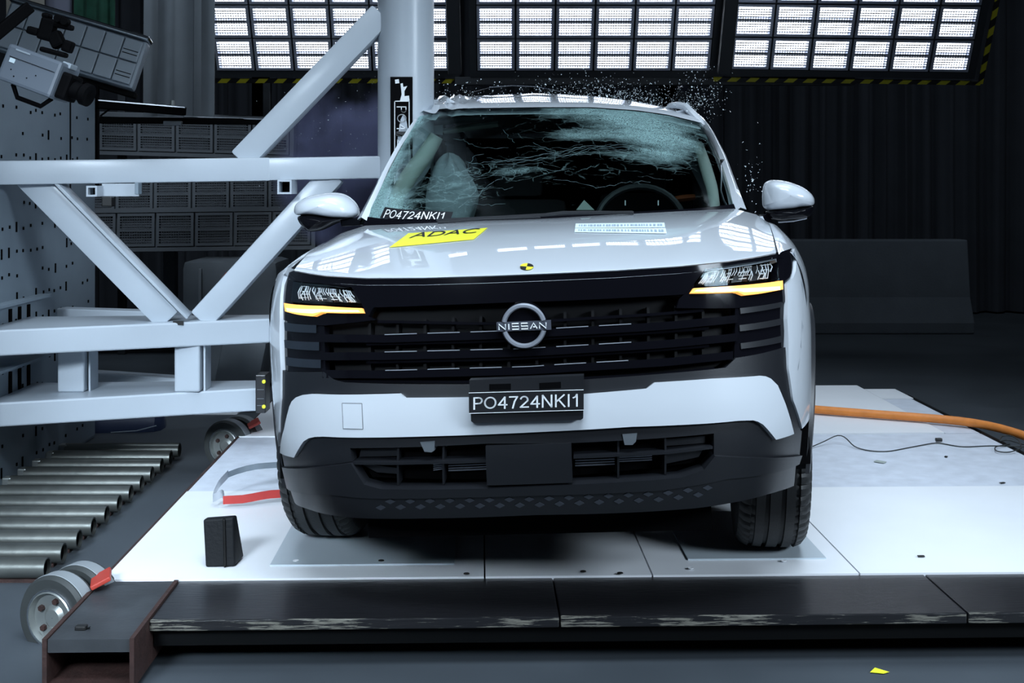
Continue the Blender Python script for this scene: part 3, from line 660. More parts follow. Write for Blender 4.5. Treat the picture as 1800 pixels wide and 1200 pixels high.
for q in (((1012, 394), (1168, 392.5), (1169, 400.5), (1011, 401.5)), ((1011, 402.5), (1170, 402), (1172, 411.5), (1010, 409))):
    ss = hood_decal(q, 10, 2, 0.0025).build('paper_label', 'paper', hood)
    tl, tr, br, bl = [np.array(a, float) for a in q]; mk = MB(); rr = random.Random(3)
    u = 0.04
    while u < 0.95:
        wv = rr.uniform(0.006, 0.03)
        c4 = []
        for (uu, vv) in ((u, .3), (u+wv, .3), (u+wv, .75), (u, .75)):
            k = (tl*(1-uu)+tr*uu)*(1-vv)+(bl*(1-uu)+br*uu)*vv; c4.append(hood_at(k[0], k[1], 0.0035))
        mk.add(c4, [(0, 1, 2, 3)]); u += wv+rr.uniform(0.004, 0.02)
    mk.build('label_print', 'print', hood)
# target disc on the hood
cx, cyy = 926, 470; dm = MB()
for k in range(4):
    pts = [hood_at(cx, cyy, 0.003)]+[hood_at(cx+12*math.cos(R(8+90*k+a)), cyy+5.8*math.sin(R(8+90*k+a)), 0.003) for a in range(0, 91, 15)]
    MB().add(pts, [tuple(range(len(pts)))]).build('target_quadrant', 'ink' if k % 2 else 'yellow', hood)

# --- fenders
def fender(sg):
    rows = []; NV, NQ = 34, 22
    for i in range(NV+1):
        v = i/NV; r = []
        for j in range(NQ+1):
            q = j/NQ
            ys = -.59+(-.42+.59)*min(1, q*6); y = ys+(0.66-ys)*v
            # inner edge
            xi = np.interp(y, [-.585, .30, .66], [.716, .803, .80]); zi = np.interp(y, [-.585, -.3, .0, .30, .66], [.962, .985, 1.003, 1.017, 1.02])
            xw = np.interp(y, _pl[:, 1], _pl[:, 0]) if y < .1 else .880
            zb = (.345+math.sqrt(max(0, .405**2-y*y))) if abs(y) < .40 else .33
            zb = max(zb, .33)
            if y < -.38: zb = .60
            zm = .80
            if q < .62:
                th = q/.62*math.pi/2; x = xi+(xw-xi)*math.sin(th)**1.0; z = zm+(zi-zm)*math.cos(th)**0.85 if th < math.pi/2-1e-6 else zm
            else:
                z = zm+(zb-zm)*(q-.62)/.38; x = xw*np.interp(z, KZ, KX)
            r.append(BW((sg*x, y, z)))
        rows.append(r)
    MB().grid(rows).grid([[p-Vector((sg*.02, 0, .012)) for p in r] for r in rows]).build('fender', 'paint', car, **CB)
fender(1); fender(-1)
# wheel arch cladding
def arch(sg, yc, x):
    rows = []
    for k in range(41):
        a = math.pi*k/40; r = []
        for (rad, dx) in ((.355, -.14), (.355, .0), (.36, .012), (.415, .012), (.42, 0)):
            yy = yc-rad*math.cos(a); zz = .345+rad*math.sin(a); zz = zz if k not in (0, 40) else .30
            xx = (np.interp(yy, _pl[:, 1], _pl[:, 0])*np.interp(zz, KZ, KX) if yy < .1 else x)
            r.append(BW(dent((sg*(xx+dx), yy, zz))))
        rows.append(r)
    MB().grid(rows).build('arch_cladding', 'satin', car, **CB)
for sg in (-1, 1): arch(sg, 0, .88); arch(sg, 2.66, .885)
# wheel wells and underbody
for sg in (-1, 1):
    for yc in (0, 2.66):
        rows = [[BW((sg*xx, yc-.42*math.cos(math.pi*k/20), .33+.42*math.sin(math.pi*k/20))) for xx in (.50, .80)] for k in range(21)]
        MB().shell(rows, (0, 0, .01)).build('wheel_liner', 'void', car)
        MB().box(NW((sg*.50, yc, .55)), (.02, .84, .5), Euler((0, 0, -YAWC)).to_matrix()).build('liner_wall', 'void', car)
ub = MB()
for (x0, x1, y0, y1, z0, z1) in ((-.49, .49, -.62, 3.2, .20, .34), (-.78, .78, .43, 2.22, .20, .34), (-.58, .58, -.62, -.43, .29, .40), (-.49, .49, -.60, .5, .34, .60), (-.7, .7, 3.1, 3.35, .3, .45)):
    c = [(x0, y0), (x1, y0), (x1, y1), (x0, y1)]; ub.hexa([BW(dent((a, b, z0))) for a, b in c]+[BW(dent((a, b, z1))) for a, b in c])
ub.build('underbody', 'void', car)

# --- body sides
def SX(y, z):
    if z <= 1.03: x = .882*np.interp(z, [.2, .3, .45, .6, .75, .86, .95, 1.03], [.95, .965, .98, .992, 1, .99, .97, .935])
    else: x = .882*.935-(z-1.03)*.40-(z-1.03)**2*.12
    if y > 2.9: x -= .10*((y-2.9)/.6)**2
    if y < .1: x = min(x, np.interp(y, _pl[:, 1], _pl[:, 0]))
    return x
def side(sg, name, poly, mat, o1=0.0, o0=-.03, step=.06):
    fn = lambda u, v: np.array([sg*SX(u, v), u, v]); nf = lambda u, v: np.array([sg*1.0, 0, .15])
    return patch(poly, fn, nf, o1, o0, step).build(name, mat, car, **CB)
def arcpts(yc, r, a0, a1, n=12): return [(yc-r*math.cos(R(a)), .345+r*math.sin(R(a))) for a in np.linspace(a0, a1, n)]
for sg in (-1, 1):
    fd = side(sg, 'front_door', [(.665, .40), (1.78, .40), (1.78, 1.03), (.665, 1.03)], 'paint')
    side(sg, 'rear_door', [(1.79, .40), (2.18, .40)]+arcpts(2.66, .43, 12, 62, 8)+[(2.62, .80), (2.72, 1.05), (1.79, 1.03)], 'paint')
    side(sg, 'rear_quarter', arcpts(2.66, .42, 66, 172, 14)+[(3.35, .40), (3.42, .75), (3.38, 1.05), (2.74, 1.06), (2.63, .80)], 'paint')
    side(sg, 'sill_cladding', [(.42, .26), (2.24, .26), (2.24, .395), (.42, .395)], 'satin', .012)
    side(sg, 'side_window', [(.98, 1.05), (1.74, 1.05), (1.74, 1.45), (1.5, 1.46)], 'side_glass', -.01, -.016, .08)
    side(sg, 'side_window', [(1.82, 1.05), (2.66, 1.06), (2.62, 1.36), (2.4, 1.43), (1.82, 1.45)], 'side_glass', -.01, -.016, .08)
    side(sg, 'door_pillar', [(1.73, 1.03), (1.83, 1.03), (1.83, 1.47), (1.73, 1.47)], 'gloss', -.004, -.05, .08)
    side(sg, 'rear_pillar', [(2.65, 1.04), (3.38, 1.04), (3.22, 1.30), (3.0, 1.47), (2.35, 1.47), (2.62, 1.37)], 'paint', 0, -.05, .08)
    side(sg, 'roof_side_rail', [(1.42, 1.45), (2.4, 1.44), (2.4, 1.50), (1.38, 1.50)], 'paint', 0, -.06, .08)
    for yy in (1.55, 2.5):
        c = BW(dent((sg*(SX(yy, .93)+.02), yy, .90))); MB().cbox(c, (.03, .2, .035), .01, Euler((0, 0, -YAWC)).to_matrix()).build('door_handle', 'paint', car)
# rear
fnr = lambda u, v: np.array([u, 3.44-.10*(u/.8)**2-max(0, v-1.0)*.62, v]); nfr = lambda u, v: np.array([0, 1., .1])
patch([(-.84, .35), (.84, .35), (.84, .75), (.80, 1.05), (-.80, 1.05), (-.84, .75)], fnr, nfr, 0, -.03, .08).build('tailgate', 'paint', car, **CB)
patch([(-.78, 1.06), (.78, 1.06), (.60, 1.46), (-.60, 1.46)], fnr, nfr, -.005, -.02, .08).build('rear_window', 'side_glass', car, **CB)

# --- wheels
def wheel(sg, y, steer=0.0):
    c = NW((sg*.725, y, 0.337)); c.z = 0.337+0.006
    ax = Vector((cy_, -sy_, 0))*sg; ax = Matrix.Rotation(steer, 3, 'Z') @ ax; Rr = .334; h = .1125
    prof = [(-h+.02, .20), (-h+.004, .235), (-h, .27), (-h+.004, .305), (-h+.018, .322)]
    for a in (-.066, -.024, .024, .066):
        prof += [(a-.0075, Rr-.0025*(abs(a)/.066)**2), (a-.006, Rr-.010), (a+.006, Rr-.010), (a+.0075, Rr-.0025*(abs(a)/.066)**2)]
    prof += [(h-.018, .322), (h-.004, .305), (h, .27), (h-.004, .235), (h-.02, .20)]
    n = 216; NP = len(prof)
    def rm(i, k, r):
        if (i in (3, 4, NP-5, NP-4)) and k % 4 == 0: return r-.007
        if (5 <= i <= 6 or NP-7 <= i <= NP-6) and k % 4 == 0: return r-.006
        return r
    wh = MB().lathe(prof, c, ax, n, rm).build('tyre', 'tyre', car, smooth=True, angle=28)
    MB().lathe([(h-.02, .205), (h-.012, .20), (h-.035, .185), (-.02, .18), (-h+.02, .20)], c, ax, 48).build('rim', 'alloy', wh, smooth=True)
    sp = MB()
    for k in range(5):
        an = 2*math.pi*k/5+.3; u = ax.orthogonal().normalized(); v = ax.cross(u); d = u*math.cos(an)+v*math.sin(an)
        sp.bar(c+ax*.085+d*.03, c+ax*.085+d*.192, .05, .02, up=ax)
    sp.lathe([(.06, .06), (.098, .055), (.10, .0001)], c, ax, 20)
    sp.build('spokes', 'alloy', wh)
    MB().lathe([(.0, .15), (.012, .15), (.012, .0001)], c, ax, 24).build('brake_disc', 'dark_chrome', wh)
for sg in (-1, 1): wheel(sg, 0, R(-2.0)); wheel(sg, 2.66)

# --- front fascia: inner backing
patch([(-1.02, .30), (1.02, .30), (1.0, .93), (.7, .945), (-.7, .945), (-1.0, .93)], S, SN, -.075, -.09, .05).build('bumper_core', 'void', car, **CB)
# gloss black upper band
band = [(p[0], p[1]-1.5) for p in LIP]+[(1394, 435), (1396.5, 470), (1393, 485), (1383, 493), (1380, 452), (1368, 453), (1300, 463), (1240, 473), (1222, 497), (1203, 517), (1090, 523.5), (972, 529), (913, 530.5), (770, 536), (655, 540), (646, 556), (632, 529), (616, 504), (560, 497), (512, 492.5), (505, 478)]
ub_ = npan(band, -.005, -.03).build('upper_grille_panel', 'gloss', car, **CB)
# headlamps
def headlamp(lens, drl, mods, flip):
    hb = npan(lens, -.040, -.06, .02).build('headlamp', 'void', car, **CB)
    cv = npan(lens, -.001, -.004, .02).build('lamp_cover', 'lamp_glass', hb, **CB)
    tl, tr, br, bl = [np.array(q, float) for q in mods]
    def q(u, v): return (tl*(1-u)+tr*u)*(1-v)+(bl*(1-u)+br*u)*v
    def pt(u, v, o): s_ = px2s(*q(u, v)); return BW(S(*s_)+SN(*s_)*o)
    rr = random.Random(11)
    for k in range(4):
        u0, u1 = k/4+.012, (k+1)/4-.012
        cell = MB().shell([[pt(u0+(u1-u0)*i/4, .06+.88*j/3, -.036+.010*math.sin(math.pi*i/4)) for i in range(5)] for j in range(4)], (0, .002, 0)).build('reflector', 'plate', hb)
        bars = MB()
        for i in range(7):
            u = u0+(u1-u0)*(i+.4)/7+rr.uniform(-.006, .006); a, b = rr.choice([(.08, .9), (.08, .55), (.4, .92), (.15, .85)])
            bars.tube([pt(u, a, -.018), pt(u+rr.uniform(-.008, .008), (a+b)/2, -.012), pt(u, b, -.018)], rr.uniform(.0009, .0018), 5)
        for i in range(4):
            v = .14+.23*i+rr.uniform(-.06, .06); a = rr.uniform(0, .4); b = rr.uniform(.6, 1)
            bars.tube([pt(u0+(u1-u0)*a, v, -.018), pt(u0+(u1-u0)*b, v+rr.uniform(-.03, .03), -.018)], rr.uniform(.0009, .0018), 5)
        bars.build('reflector_ribs', 'letter', cell)
    d = npan(drl, .002, -.02, .02).build('daytime_light', 'amber', hb, **CB); d['label'] = 'glowing amber light bar'
    c = np.mean(np.array(drl), axis=0); inner = [tuple(np.array(p)*np.array([.93, .42])+c*np.array([.07, .58])+np.array([0, .6])) for p in drl]
    npan(inner, .0035, .0, .02).build('light_bar_core', 'amber2', d, **CB)
headlamp([(1240, 473), (1300, 463), (1368, 453), (1370, 491.5), (1303, 499.5), (1221, 504)], [(1213, 515), (1219.5, 506.5), (1294, 502), (1375, 493), (1375.5, 508.5), (1340, 515), (1308, 518.5), (1295.5, 513), (1250, 514.5)],
         [(1247, 474), (1366, 456), (1368, 489), (1226, 501)], False)
headlamp([(514, 494), (560, 498.5), (614, 505.5), (635, 536), (573, 534.5), (510, 529.5)], [(500, 532.5), (567, 537.5), (635, 541.5), (639, 550), (600, 550), (566, 549), (550.5, 556), (525, 553), (502, 547)],
         [(517, 497), (610, 507.5), (629, 533), (513, 528)], True)
# lamp surrounds
npan([(1203, 517), (1222, 497), (1221, 505), (1219, 506), (1212, 516.5), (1250, 516), (1294, 515), (1308, 520.5), (1342, 517), (1377, 510), (1377, 493), (1371, 492), (1370, 453), (1380, 452), (1383, 497), (1384, 530), (1294, 541), (1190, 541), (1195, 525)], -.006, -.03).build('lamp_surround', 'gloss', car, **CB)
npan([(646, 556), (634, 534), (637, 541), (641, 551.5), (600, 551.5), (567, 551), (551, 558), (500, 549), (498, 531), (510, 531), (513, 493), (505, 478), (497, 500), (494.5, 540), (495, 562), (565, 572), (660, 562)], -.006, -.03).build('lamp_surround', 'gloss', car, **CB)
# grille
npan([(560, 560), (660, 545), (913, 533), (972, 531), (1200, 518), (1300, 530), (1296, 632), (1277, 644), (1175, 655), (1025, 666), (822, 674), (601, 672), (566, 652)], -.055, -.07).build('grille_backing', 'matte', car, **CB)
MAIN = [[(562, 587), (675, 588), (868, 582), (972, 577), (1166, 566), (1298, 553)], [(562, 619), (678, 618.5), (905, 613), (981, 609), (1166, 598), (1298, 585)], [(565, 650), (682, 651), (933, 644), (981, 640.5), (1166, 630), (1290, 617)]]
THIN = [[(660, 562), (868, 566), (977, 560), (1155, 549), (1240, 542)], [(640, 602), (868, 597), (974, 591), (1150, 581.5), (1250, 574)], [(640, 634), (868, 629), (971, 624), (1138, 614), (1250, 605)], [(590, 668), (820, 669), (1028, 662.5), (1175, 654), (1260, 645)]]
def slat(line, hpx, o1, o0, nm, mat):
    up = [(x, y) for x, y, in [tuple(q) for q in sample(line, 14)]]; dn = [(x, y+hpx) for x, y in reversed(up)]
    s_ = sN(up+dn); o = patch(s_, S, SN, o1, o0, .04).build(nm, mat, car, **CB); return o
for ln in MAIN:
    o = slat(ln, 14, -.004, -.035, 'grille_slat', 'gloss')
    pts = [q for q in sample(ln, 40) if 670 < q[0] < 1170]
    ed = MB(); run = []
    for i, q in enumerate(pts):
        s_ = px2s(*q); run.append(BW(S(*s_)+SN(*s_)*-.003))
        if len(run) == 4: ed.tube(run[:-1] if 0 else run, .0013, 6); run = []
    ed.build('edge_highlight', 'emblem', o)  # silver dashes standing in for highlights along the slat edges
for ln in THIN: slat(ln, 5, -.014, -.04, 'grille_slat', 'gloss')
for i, x in enumerate(np.arange(640, 1250, 50)):
    dy_ = -0.055*(x-640)
    npan([(x, 566+dy_), (x+5, 566+dy_), (x+5, 664+dy_), (x, 664+dy_)], -.028, -.05).build('grille_fin', 'matte', car, **CB)
# side gloss panels beside the grille with the corner inserts
npan([(1296, 541), (1384, 530), (1383, 610), (1294, 630)], -.010, -.03).build('corner_panel', 'gloss', car, **CB)
npan([(495, 562), (566, 573), (568, 652), (496, 652)], -.010, -.03).build('corner_panel', 'gloss', car, **CB)
for pts in ([(497, 566), (554, 571), (554, 585), (498, 581)], [(497, 597), (559, 601), (559, 616), (498, 611)], [(500, 627), (562, 632), (562, 647), (501, 642)]):
    o = npan(pts, -.004, -.02, .02).build('corner_insert', 'dark_chrome', car, **CB)
for pts in ([(1303, 541), (1377, 530), (1377, 539), (1304, 551)], [(1302, 571), (1377, 559), (1377, 570), (1303, 582)], [(1304, 603), (1378, 590), (1378, 601), (1305, 613)]):
    o = npan(pts, -.005, -.02, .02).build('corner_insert', 'plate', car, **CB)
# satin black frame under the grille
npan([(496, 652), (567, 653), (585, 667), (602, 672), (822, 675), (1026, 667), (1175, 656), (1277, 646), (1295, 629), (1383, 610), (1385, 648), (1393, 703), (1409, 754), (1411, 760), (1392, 764), (1376, 710), (1362, 676), (1348, 663), (1331, 659), (1150, 671), (1135, 683), (1025, 693), (823, 698), (713, 699), (703, 690), (553, 690.5), (525, 697), (513, 714), (504, 753), (497, 795), (488, 787), (490, 760), (494, 650)], -.004, -.03).build('grille_frame', 'satin', car, **CB)
# white lower bumper panel
WBP = [(498, 794), (505, 753), (514, 714), (518, 705), (525, 698), (537, 693.5), (553.5, 691.6), (703.6, 691), (713.5, 698.5), (824, 697.5), (1025, 692), (1135.5, 682.5), (1149.6, 671.7), (1250, 665), (1331, 660), (1341, 661), (1350, 665), (1362, 677), (1376, 711), (1390, 761), (1359, 771), (1347, 756), (1336.6, 745), (1328, 740), (1319.6, 737.7), (1294, 738.5), (1110, 749), (940, 758.5), (743, 766), (573, 766), (558, 766.5), (547, 769), (539, 774), (533.6, 781.6), (522, 802)]
npan(WBP, .010, -.03).build('bumper_panel', 'paint', car, **CB)
o = npan([(605, 708), (639, 708.5), (641, 753), (607, 752)], .0108, .0095).build('tow_cover', 'paint', car, **CB)
sq = MB()
for a, b in (((605, 708), (639, 708.5)), ((639, 708.5), (641, 753)), ((641, 753), (607, 752)), ((607, 752), (605, 708))):
    run = []
    for t_ in np.linspace(0, 1, 5):
        s_ = px2s(a[0]+(b[0]-a[0])*t_, a[1]+(b[1]-a[1])*t_); run.append(BW(S(*s_)+SN(*s_)*.0104))
    sq.tube(run, .0012, 5)
sq.build('cover_seam', 'off_rim', o)
# corner strips (white) running to the wheel arch
def sof(y, sg): return sg*float(np.interp(y, TY, TS))
sR = sN([(1382, 499), (1393, 488.5), (1397.5, 477), (1395.5, 437)]); sR2 = sN([(1409, 753), (1393, 703), (1385, 647), (1383, 560)])
npoly = sR+[(sof(-.42, 1), .955), (sof(-.385, 1), .90), (sof(-.37, 1), .70), (sof(-.385, 1), .50), (sof(-.42, 1), .465)]+sR2
patch(npoly, S, SN, .002, -.03).build('bumper_corner', 'paint', car, **CB)
sL = sN([(497, 497), (500, 484), (508, 470)]); sL2 = sN([(490, 784), (491, 760), (494, 700), (494.5, 647), (493, 560)])
npoly = sL+[(sof(-.45, -1), .955), (sof(-.385, -1), .90), (sof(-.37, -1), .70), (sof(-.385, -1), .50), (sof(-.42, -1), .465)]+sL2
patch(list(reversed(npoly)), S, SN, .002, -.03).build('bumper_corner', 'paint', car, **CB)
patch([(sof(-.60, 1), .90), (sof(-.40, 1), .88), (sof(-.40, 1), .965), (sof(-.60, 1), .962)], S, SN, -.010, -.03).build('fender_corner', 'paint', car, **CB)
patch([(sof(-.60, -1), .90), (sof(-.60, -1), .962), (sof(-.40, -1), .965), (sof(-.40, -1), .88)], S, SN, -.010, -.03).build('fender_corner', 'paint', car, **CB)
# black lower bumper: upper piece over intake, lower piece, skirt
npan([(488, 786), (522, 803), (534, 783), (547, 770), (573, 767), (743, 767), (940, 760), (1110, 750), (1294, 739.5), (1320, 739), (1337, 746), (1359, 772), (1392, 764), (1412, 757), (1408, 800), (1256, 800), (1256, 762), (1005, 779), (854, 780), (614, 788), (618, 812), (493, 820)], -.004, -.03).build('lower_bumper', 'satin', car, **CB)
npan([(493, 820), (618, 813), (641, 850), (670, 858), (854, 857), (1008, 850), (1195, 838), (1237, 824), (1256, 800), (1408, 800), (1403, 815), (1280, 840), (1167, 860), (940, 869.5), (800, 873), (658, 874.5), (582, 868), (498, 845)], .004, -.03).build('lower_bumper', 'satin', car, **CB)
npan([(498, 845), (582, 867), (658, 874), (800, 872.5), (940, 869), (1167, 859.5), (1280, 839), (1403, 814), (1399, 855), (1351, 871), (1294, 885), (1223, 896), (1110, 903.5), (940, 908), (743, 914), (641, 914), (587, 909), (545, 899), (511, 881)], -.006, -.03).build('bumper_skirt', 'satin', car, **CB)
# raised diamonds on the skirt
for i in range(17):
    for j in range(2):
        x = 668+35*i+(17 if j == 0 else 0); y = np.interp(x, [640, 940, 1167, 1260], [884, 879, 869, 857])+j*10.5
        if x > 1245: continue
        s4 = [px2s(x+a, y+b) for a, b in ((-9, 0), (0, 4.6), (9, 0), (0, -4.6))]
        pts = [BW(S(*q)+SN(*q)*-.0045) for q in s4]+[BW(S(*q)+SN(*q)*-.008) for q in s4]
        MB().hexa(pts[4:]+pts[:4]).build('skirt_diamond', 'diamond', car)
# lower intake
npan([(612, 785), (1258, 760), (1258, 802), (1237, 828), (1008, 853), (856, 860), (641, 855), (617, 815)], -.05, -.065).build('intake_backing', 'void', car, **CB)
npan([(854, 783), (1004, 778), (1006.5, 846), (856.5, 851)], .006, -.03).build('sensor_panel', 'satin', car, **CB)
for ln in ([(618, 813), (696, 813.5), (854, 809.5)], [(1008, 802.5), (1171, 795), (1254, 785)]): slat(ln, 4.5, -.004, -.04, 'intake_bar', 'satin')
for x, y0, y1 in ((695, 790, 858), (776, 786, 856), (1086, 774, 845), (1170, 768, 838)): npan([(x, y0), (x+3.5, y0), (x+3.5, y1), (x, y1)], -.014, -.045).build('intake_post', 'satin', car, **CB)
for q in ((783, 824, 852, 841), (756, 826, 775, 840), (1011, 814, 1083, 832), (1091, 809, 1151, 824)):
    o = npan([(q[0], q[1]), (q[2], q[1]-3), (q[2], q[3]-3), (q[0], q[3])], -.042, -.05).build('radiator_core', 'matte', car, **CB)
    for k in range(4):
        yy = q[1]+1+(q[3]-q[1]-3)*k/3.0
        npan([(q[0], yy), (q[2], yy-3), (q[2], yy-1), (q[0], yy+2)], -.038, -.043).build('radiator_fin', 'radiator', o, **CB)
for pts in ([(738, 777), (764, 775), (763, 792), (758, 795), (746, 794)], [(1094, 763), (1120, 761), (1118, 776), (1112, 782), (1098, 782)]):
    npan(pts, -.001, -.04).build('bumper_clip', 'cover', car, **CB)
for pts in ([(622, 822), (694, 832), (694, 843), (655, 840)], [(1172, 800), (1246, 792), (1235, 812), (1174, 825)], [(1173, 776), (1247, 770), (1247, 784), (1174, 790)], [(625, 795), (693, 792), (693, 808), (622, 810)]):
    npan(pts, -.03, -.045).build('intake_blank', 'satin', car, **CB)
# emblem
ec = px2s(922, 571); eo = S(*ec)+np.array([0, -.022, 0]); 
def EP(dx, dz, dy=0): return BW(eo+np.array([dx, dy, dz]))
emb = None
def ring(r0, r1, a0, a1, n, y0, y1):
    m = MB(); rows = []
    for k in range(n+1):
        a = a0+(a1-a0)*k/n; c, s_ = math.cos(a), math.sin(a); rm_ = (r0+r1)/2
        rows.append([EP(r0*c, r0*s_, y1), EP(r0*c, r0*s_, y0), EP((r0+rm_)/2*c, (r0+rm_)/2*s_, y0-.005), EP((r1+rm_)/2*c, (r1+rm_)/2*s_, y0-.005), EP(r1*c, r1*s_, y0), EP(r1*c, r1*s_, y1)])
    return m.grid(rows)
bk = MB(); pts = [EP(.063*math.cos(2*math.pi*k/48), .063*math.sin(2*math.pi*k/48), .006) for k in range(48)]
emb = bk.prism(pts, Vector(BW((0, .02, 0)))-Vector(BW((0, 0, 0)))).build('emblem', 'gloss', car); emb['label'] = 'round chrome maker emblem with a name bar'
rg = ring(.047, .060, R(14), R(166), 40, -.002, .008); rg.build('emblem_ring', 'emblem', emb, smooth=True)
ring(.047, .060, R(194), R(346), 40, -.002, .008).build('emblem_ring', 'emblem', emb, smooth=True)
bar = MB(); bar.hexa([EP(x, z, y) for (x, z, y) in ((-.072, -.012, -.004), (.072, -.012, -.004), (.072, -.012, .01), (-.072, -.012, .01), (-.072, .012, -.004), (.072, .012, -.004), (.072, .012, .01), (-.072, .012, .01))]).build('name_bar', 'namebar', emb)
GL = {'N': [[(0, 0), (0, 1), (1, 0), (1, 1)]], 'I': [[(.5, 0), (.5, 1)]], 'S': [[(1, 1), (0, 1), (0, .5), (1, .5), (1, 0), (0, 0)]], 'A': [[(0, 0), (.5, 1), (1, 0)], [(.42, .3), (.72, .3)]]}
lx = -.066
for ch in 'NISSAN':
    wd_ = .0045 if ch == 'I' else .0175; m = MB()
    for pl_ in GL[ch]: m.tube([EP(lx+wd_*a if ch != 'I' else lx+.002, -.0075+.015*b, -.006) for a, b in pl_], .0019, 5)
    m.build('letter', 'letter', emb); lx += wd_+.0066
# number plate holder and plate
fwd = BW((0, -1, 0))-BW((0, 0, 0))
def plane_pt(px, py, y): return BW(RY(px, py, y))
def flat(pts, y0, y1, name, mat, parent):
    a = [plane_pt(px, py, y0) for px, py in pts]; return MB().prism(a, -fwd*(y1-y0)).build(name, mat, parent)
YPL = -.905
hold = flat([(825, 668), (1026, 660), (1025, 735), (1021, 738), (833, 743.5), (828, 740)], YPL, YPL+.035, 'plate_holder', 'satin', car)
for q in (((860, 675), (898, 674), (898, 685), (860, 686)), ((948, 673), (986, 671), (986, 682), (948, 684))): flat(q, YPL-.001, YPL+.004, 'slot', 'void', hold)
plt = flat([(824, 690.5), (1026, 685), (1026, 720.5), (824.5, 726.5)], YPL-.008, YPL-.001, 'number_plate', 'plate', car)
for a, b in (((824, 690.5), (1026, 685)), ((824.5, 726.5), (1026, 720.5))): MB().tube([plane_pt(a[0], a[1], YPL-.0085), plane_pt(b[0], b[1], YPL-.0085)], .0008, 5).build('plate_edge', 'letter', plt)
def text_on(txt, quad, y, name, mat, parent, spacing=1.0):
    vs, fs = strokes(txt); xs = [v.x for v in vs]; ys = [v.y for v in vs]; tl, tr, br, bl = [np.array(q, float) for q in quad]; out = []
    for v in vs:
        u = (v.x-min(xs))/(max(xs)-min(xs)); t_ = 1-(v.y-min(ys))/(max(ys)-min(ys)); q = (tl*(1-u)+tr*u)*(1-t_)+(bl*(1-u)+br*u)*t_; out.append(plane_pt(q[0], q[1], y))
    return MB().add(out, fs).build(name, mat, parent)
text_on('PO4724NKI1', ((832, 696.5), (1016, 691.5), (1016, 715), (832, 720.5)), YPL-.0095, 'plate_lettering', 'letter', plt)

# --- windshield
WBOT = [(640, 392, .62), (665, 396, .56), (700, 398, .50), (800, 396, .43), (950, 391, .40), (1100, 385, .42), (1220, 378, .49), (1270, 372, .55), (1293, 368, .60)]
WTOP = [(737, 204, 1.24), (755, 201, 1.23), (775, 197.5, 1.21), (820, 192, 1.19), (940, 190, 1.17), (1040, 190, 1.18), (1120, 195.5, 1.2), (1173, 203, 1.23), (1232, 217, 1.29)]
NU, NVW = 48, 24
bl_ = sample([tuple(RY(*p)) for p in WBOT], NU+1); tl_ = sample([tuple(RY(*p)) for p in WTOP], NU+1)
def ws(i, v, off=0):
    p = bl_[i]*(1-v)+tl_[i]*v; u = -1+2*i/NU
    bul = .014*math.sin(math.pi*v); return p+np.array([0, -.45, .9])*(bul+off)
def wsu(u, v, off=0):
    k = min(max(u, 0), 1)*NU; i = min(int(k), NU-1); f_ = k-i; return ws(i, v, off)*(1-f_)+ws(i+1, v, off)*f_
rows = [[BW(ws(i, j/NVW)+np.array([0, 0, .0006*math.sin(i*1.7+j*2.3)])) for i in range(NU+1)] for j in range(NVW+1)]
wsh = MB().grid(rows).build('windshield', 'windshield', car, **CB); wsh['label'] = 'cracked windshield with a web of fractures'
at = wsh.data.attributes.new('crack', 'FLOAT', 'POINT')
vals = []
def blob(u, v, cu, cv, ru, rv): return math.exp(-((u-cu)/ru)**2-((v-cv)/rv)**2)
for j in range(NVW+1):
    for i in range(NU+1):
        u, v = i/NU, j/NVW
        c = .75*math.exp(-u/.045)+.6*blob(u, v, .06, .10, .09, .16)+.62*blob(u, v, .80, .80, .24, .22)+.45*blob(u, v, .62, .98, .35, .10)+.40*blob(u, v, .86, .52, .12, .16)+.3*blob(u, v, .22, .22, .15, .25)+.34*blob(u, v, .45, .38, .22, .06)+.27*blob(u, v, .62, .55, .2, .06)+.20*blob(u, v, .55, .72, .25, .07)
        vals.append(min(c, .85))
at.data.foreach_set('value', vals)
cb = MB(); rr = random.Random(21)
def crack(u, v, ang, L, r, wob=.9):
    pts = []; n = max(4, int(L/.013)); a0 = ang
    for k in range(n):
        if not (0.01 < u < .99 and .02 < v < .98): break
        pts.append(BW(wsu(u, v, .002))); u += math.cos(ang)*.013; v += math.sin(ang)*.013*1.5; ang = a0+rr.uniform(-wob, wob); a0 += rr.uniform(-.05, .05)
    if len(pts) > 2: cb.tube(pts, [r*.62*rr.uniform(.25, 1.15) for _ in pts], 4)
for k in range(11): crack(rr.uniform(.3, .85), rr.uniform(.3, .72), rr.uniform(-.25, .35), rr.uniform(.1, .4), rr.uniform(.0003, .0007))
for k in range(4): crack(rr.uniform(.25, .5), rr.uniform(.35, .5), .12, .40, .0008, .6)
for k in range(6): crack(rr.uniform(.15, .9), rr.uniform(.5, .9), rr.uniform(-1.3, -.3), rr.uniform(.1, .25), .0008)
for k in range(9): crack(rr.uniform(.03, .3), rr.uniform(.05, .5), rr.uniform(-.6, 1.2), rr.uniform(.08, .3), .0008)
for k in range(5): crack(rr.uniform(.55, .95), rr.uniform(.5, .9), rr.uniform(-.4, .5), rr.uniform(.1, .3), .0007)
o = cb.build('crack_lines', 'crackline', wsh); o['kind'] = 'stuff'
# black ceramic border along the base and the cowl
rows = [[BW(wsu(u, v, .003)) for u in np.linspace(0, 1, 40)] for v in (-.03, .0, .045)]
MB().shell(rows, (0, .004, -.006)).build('cowl', 'gloss', car, **CB)
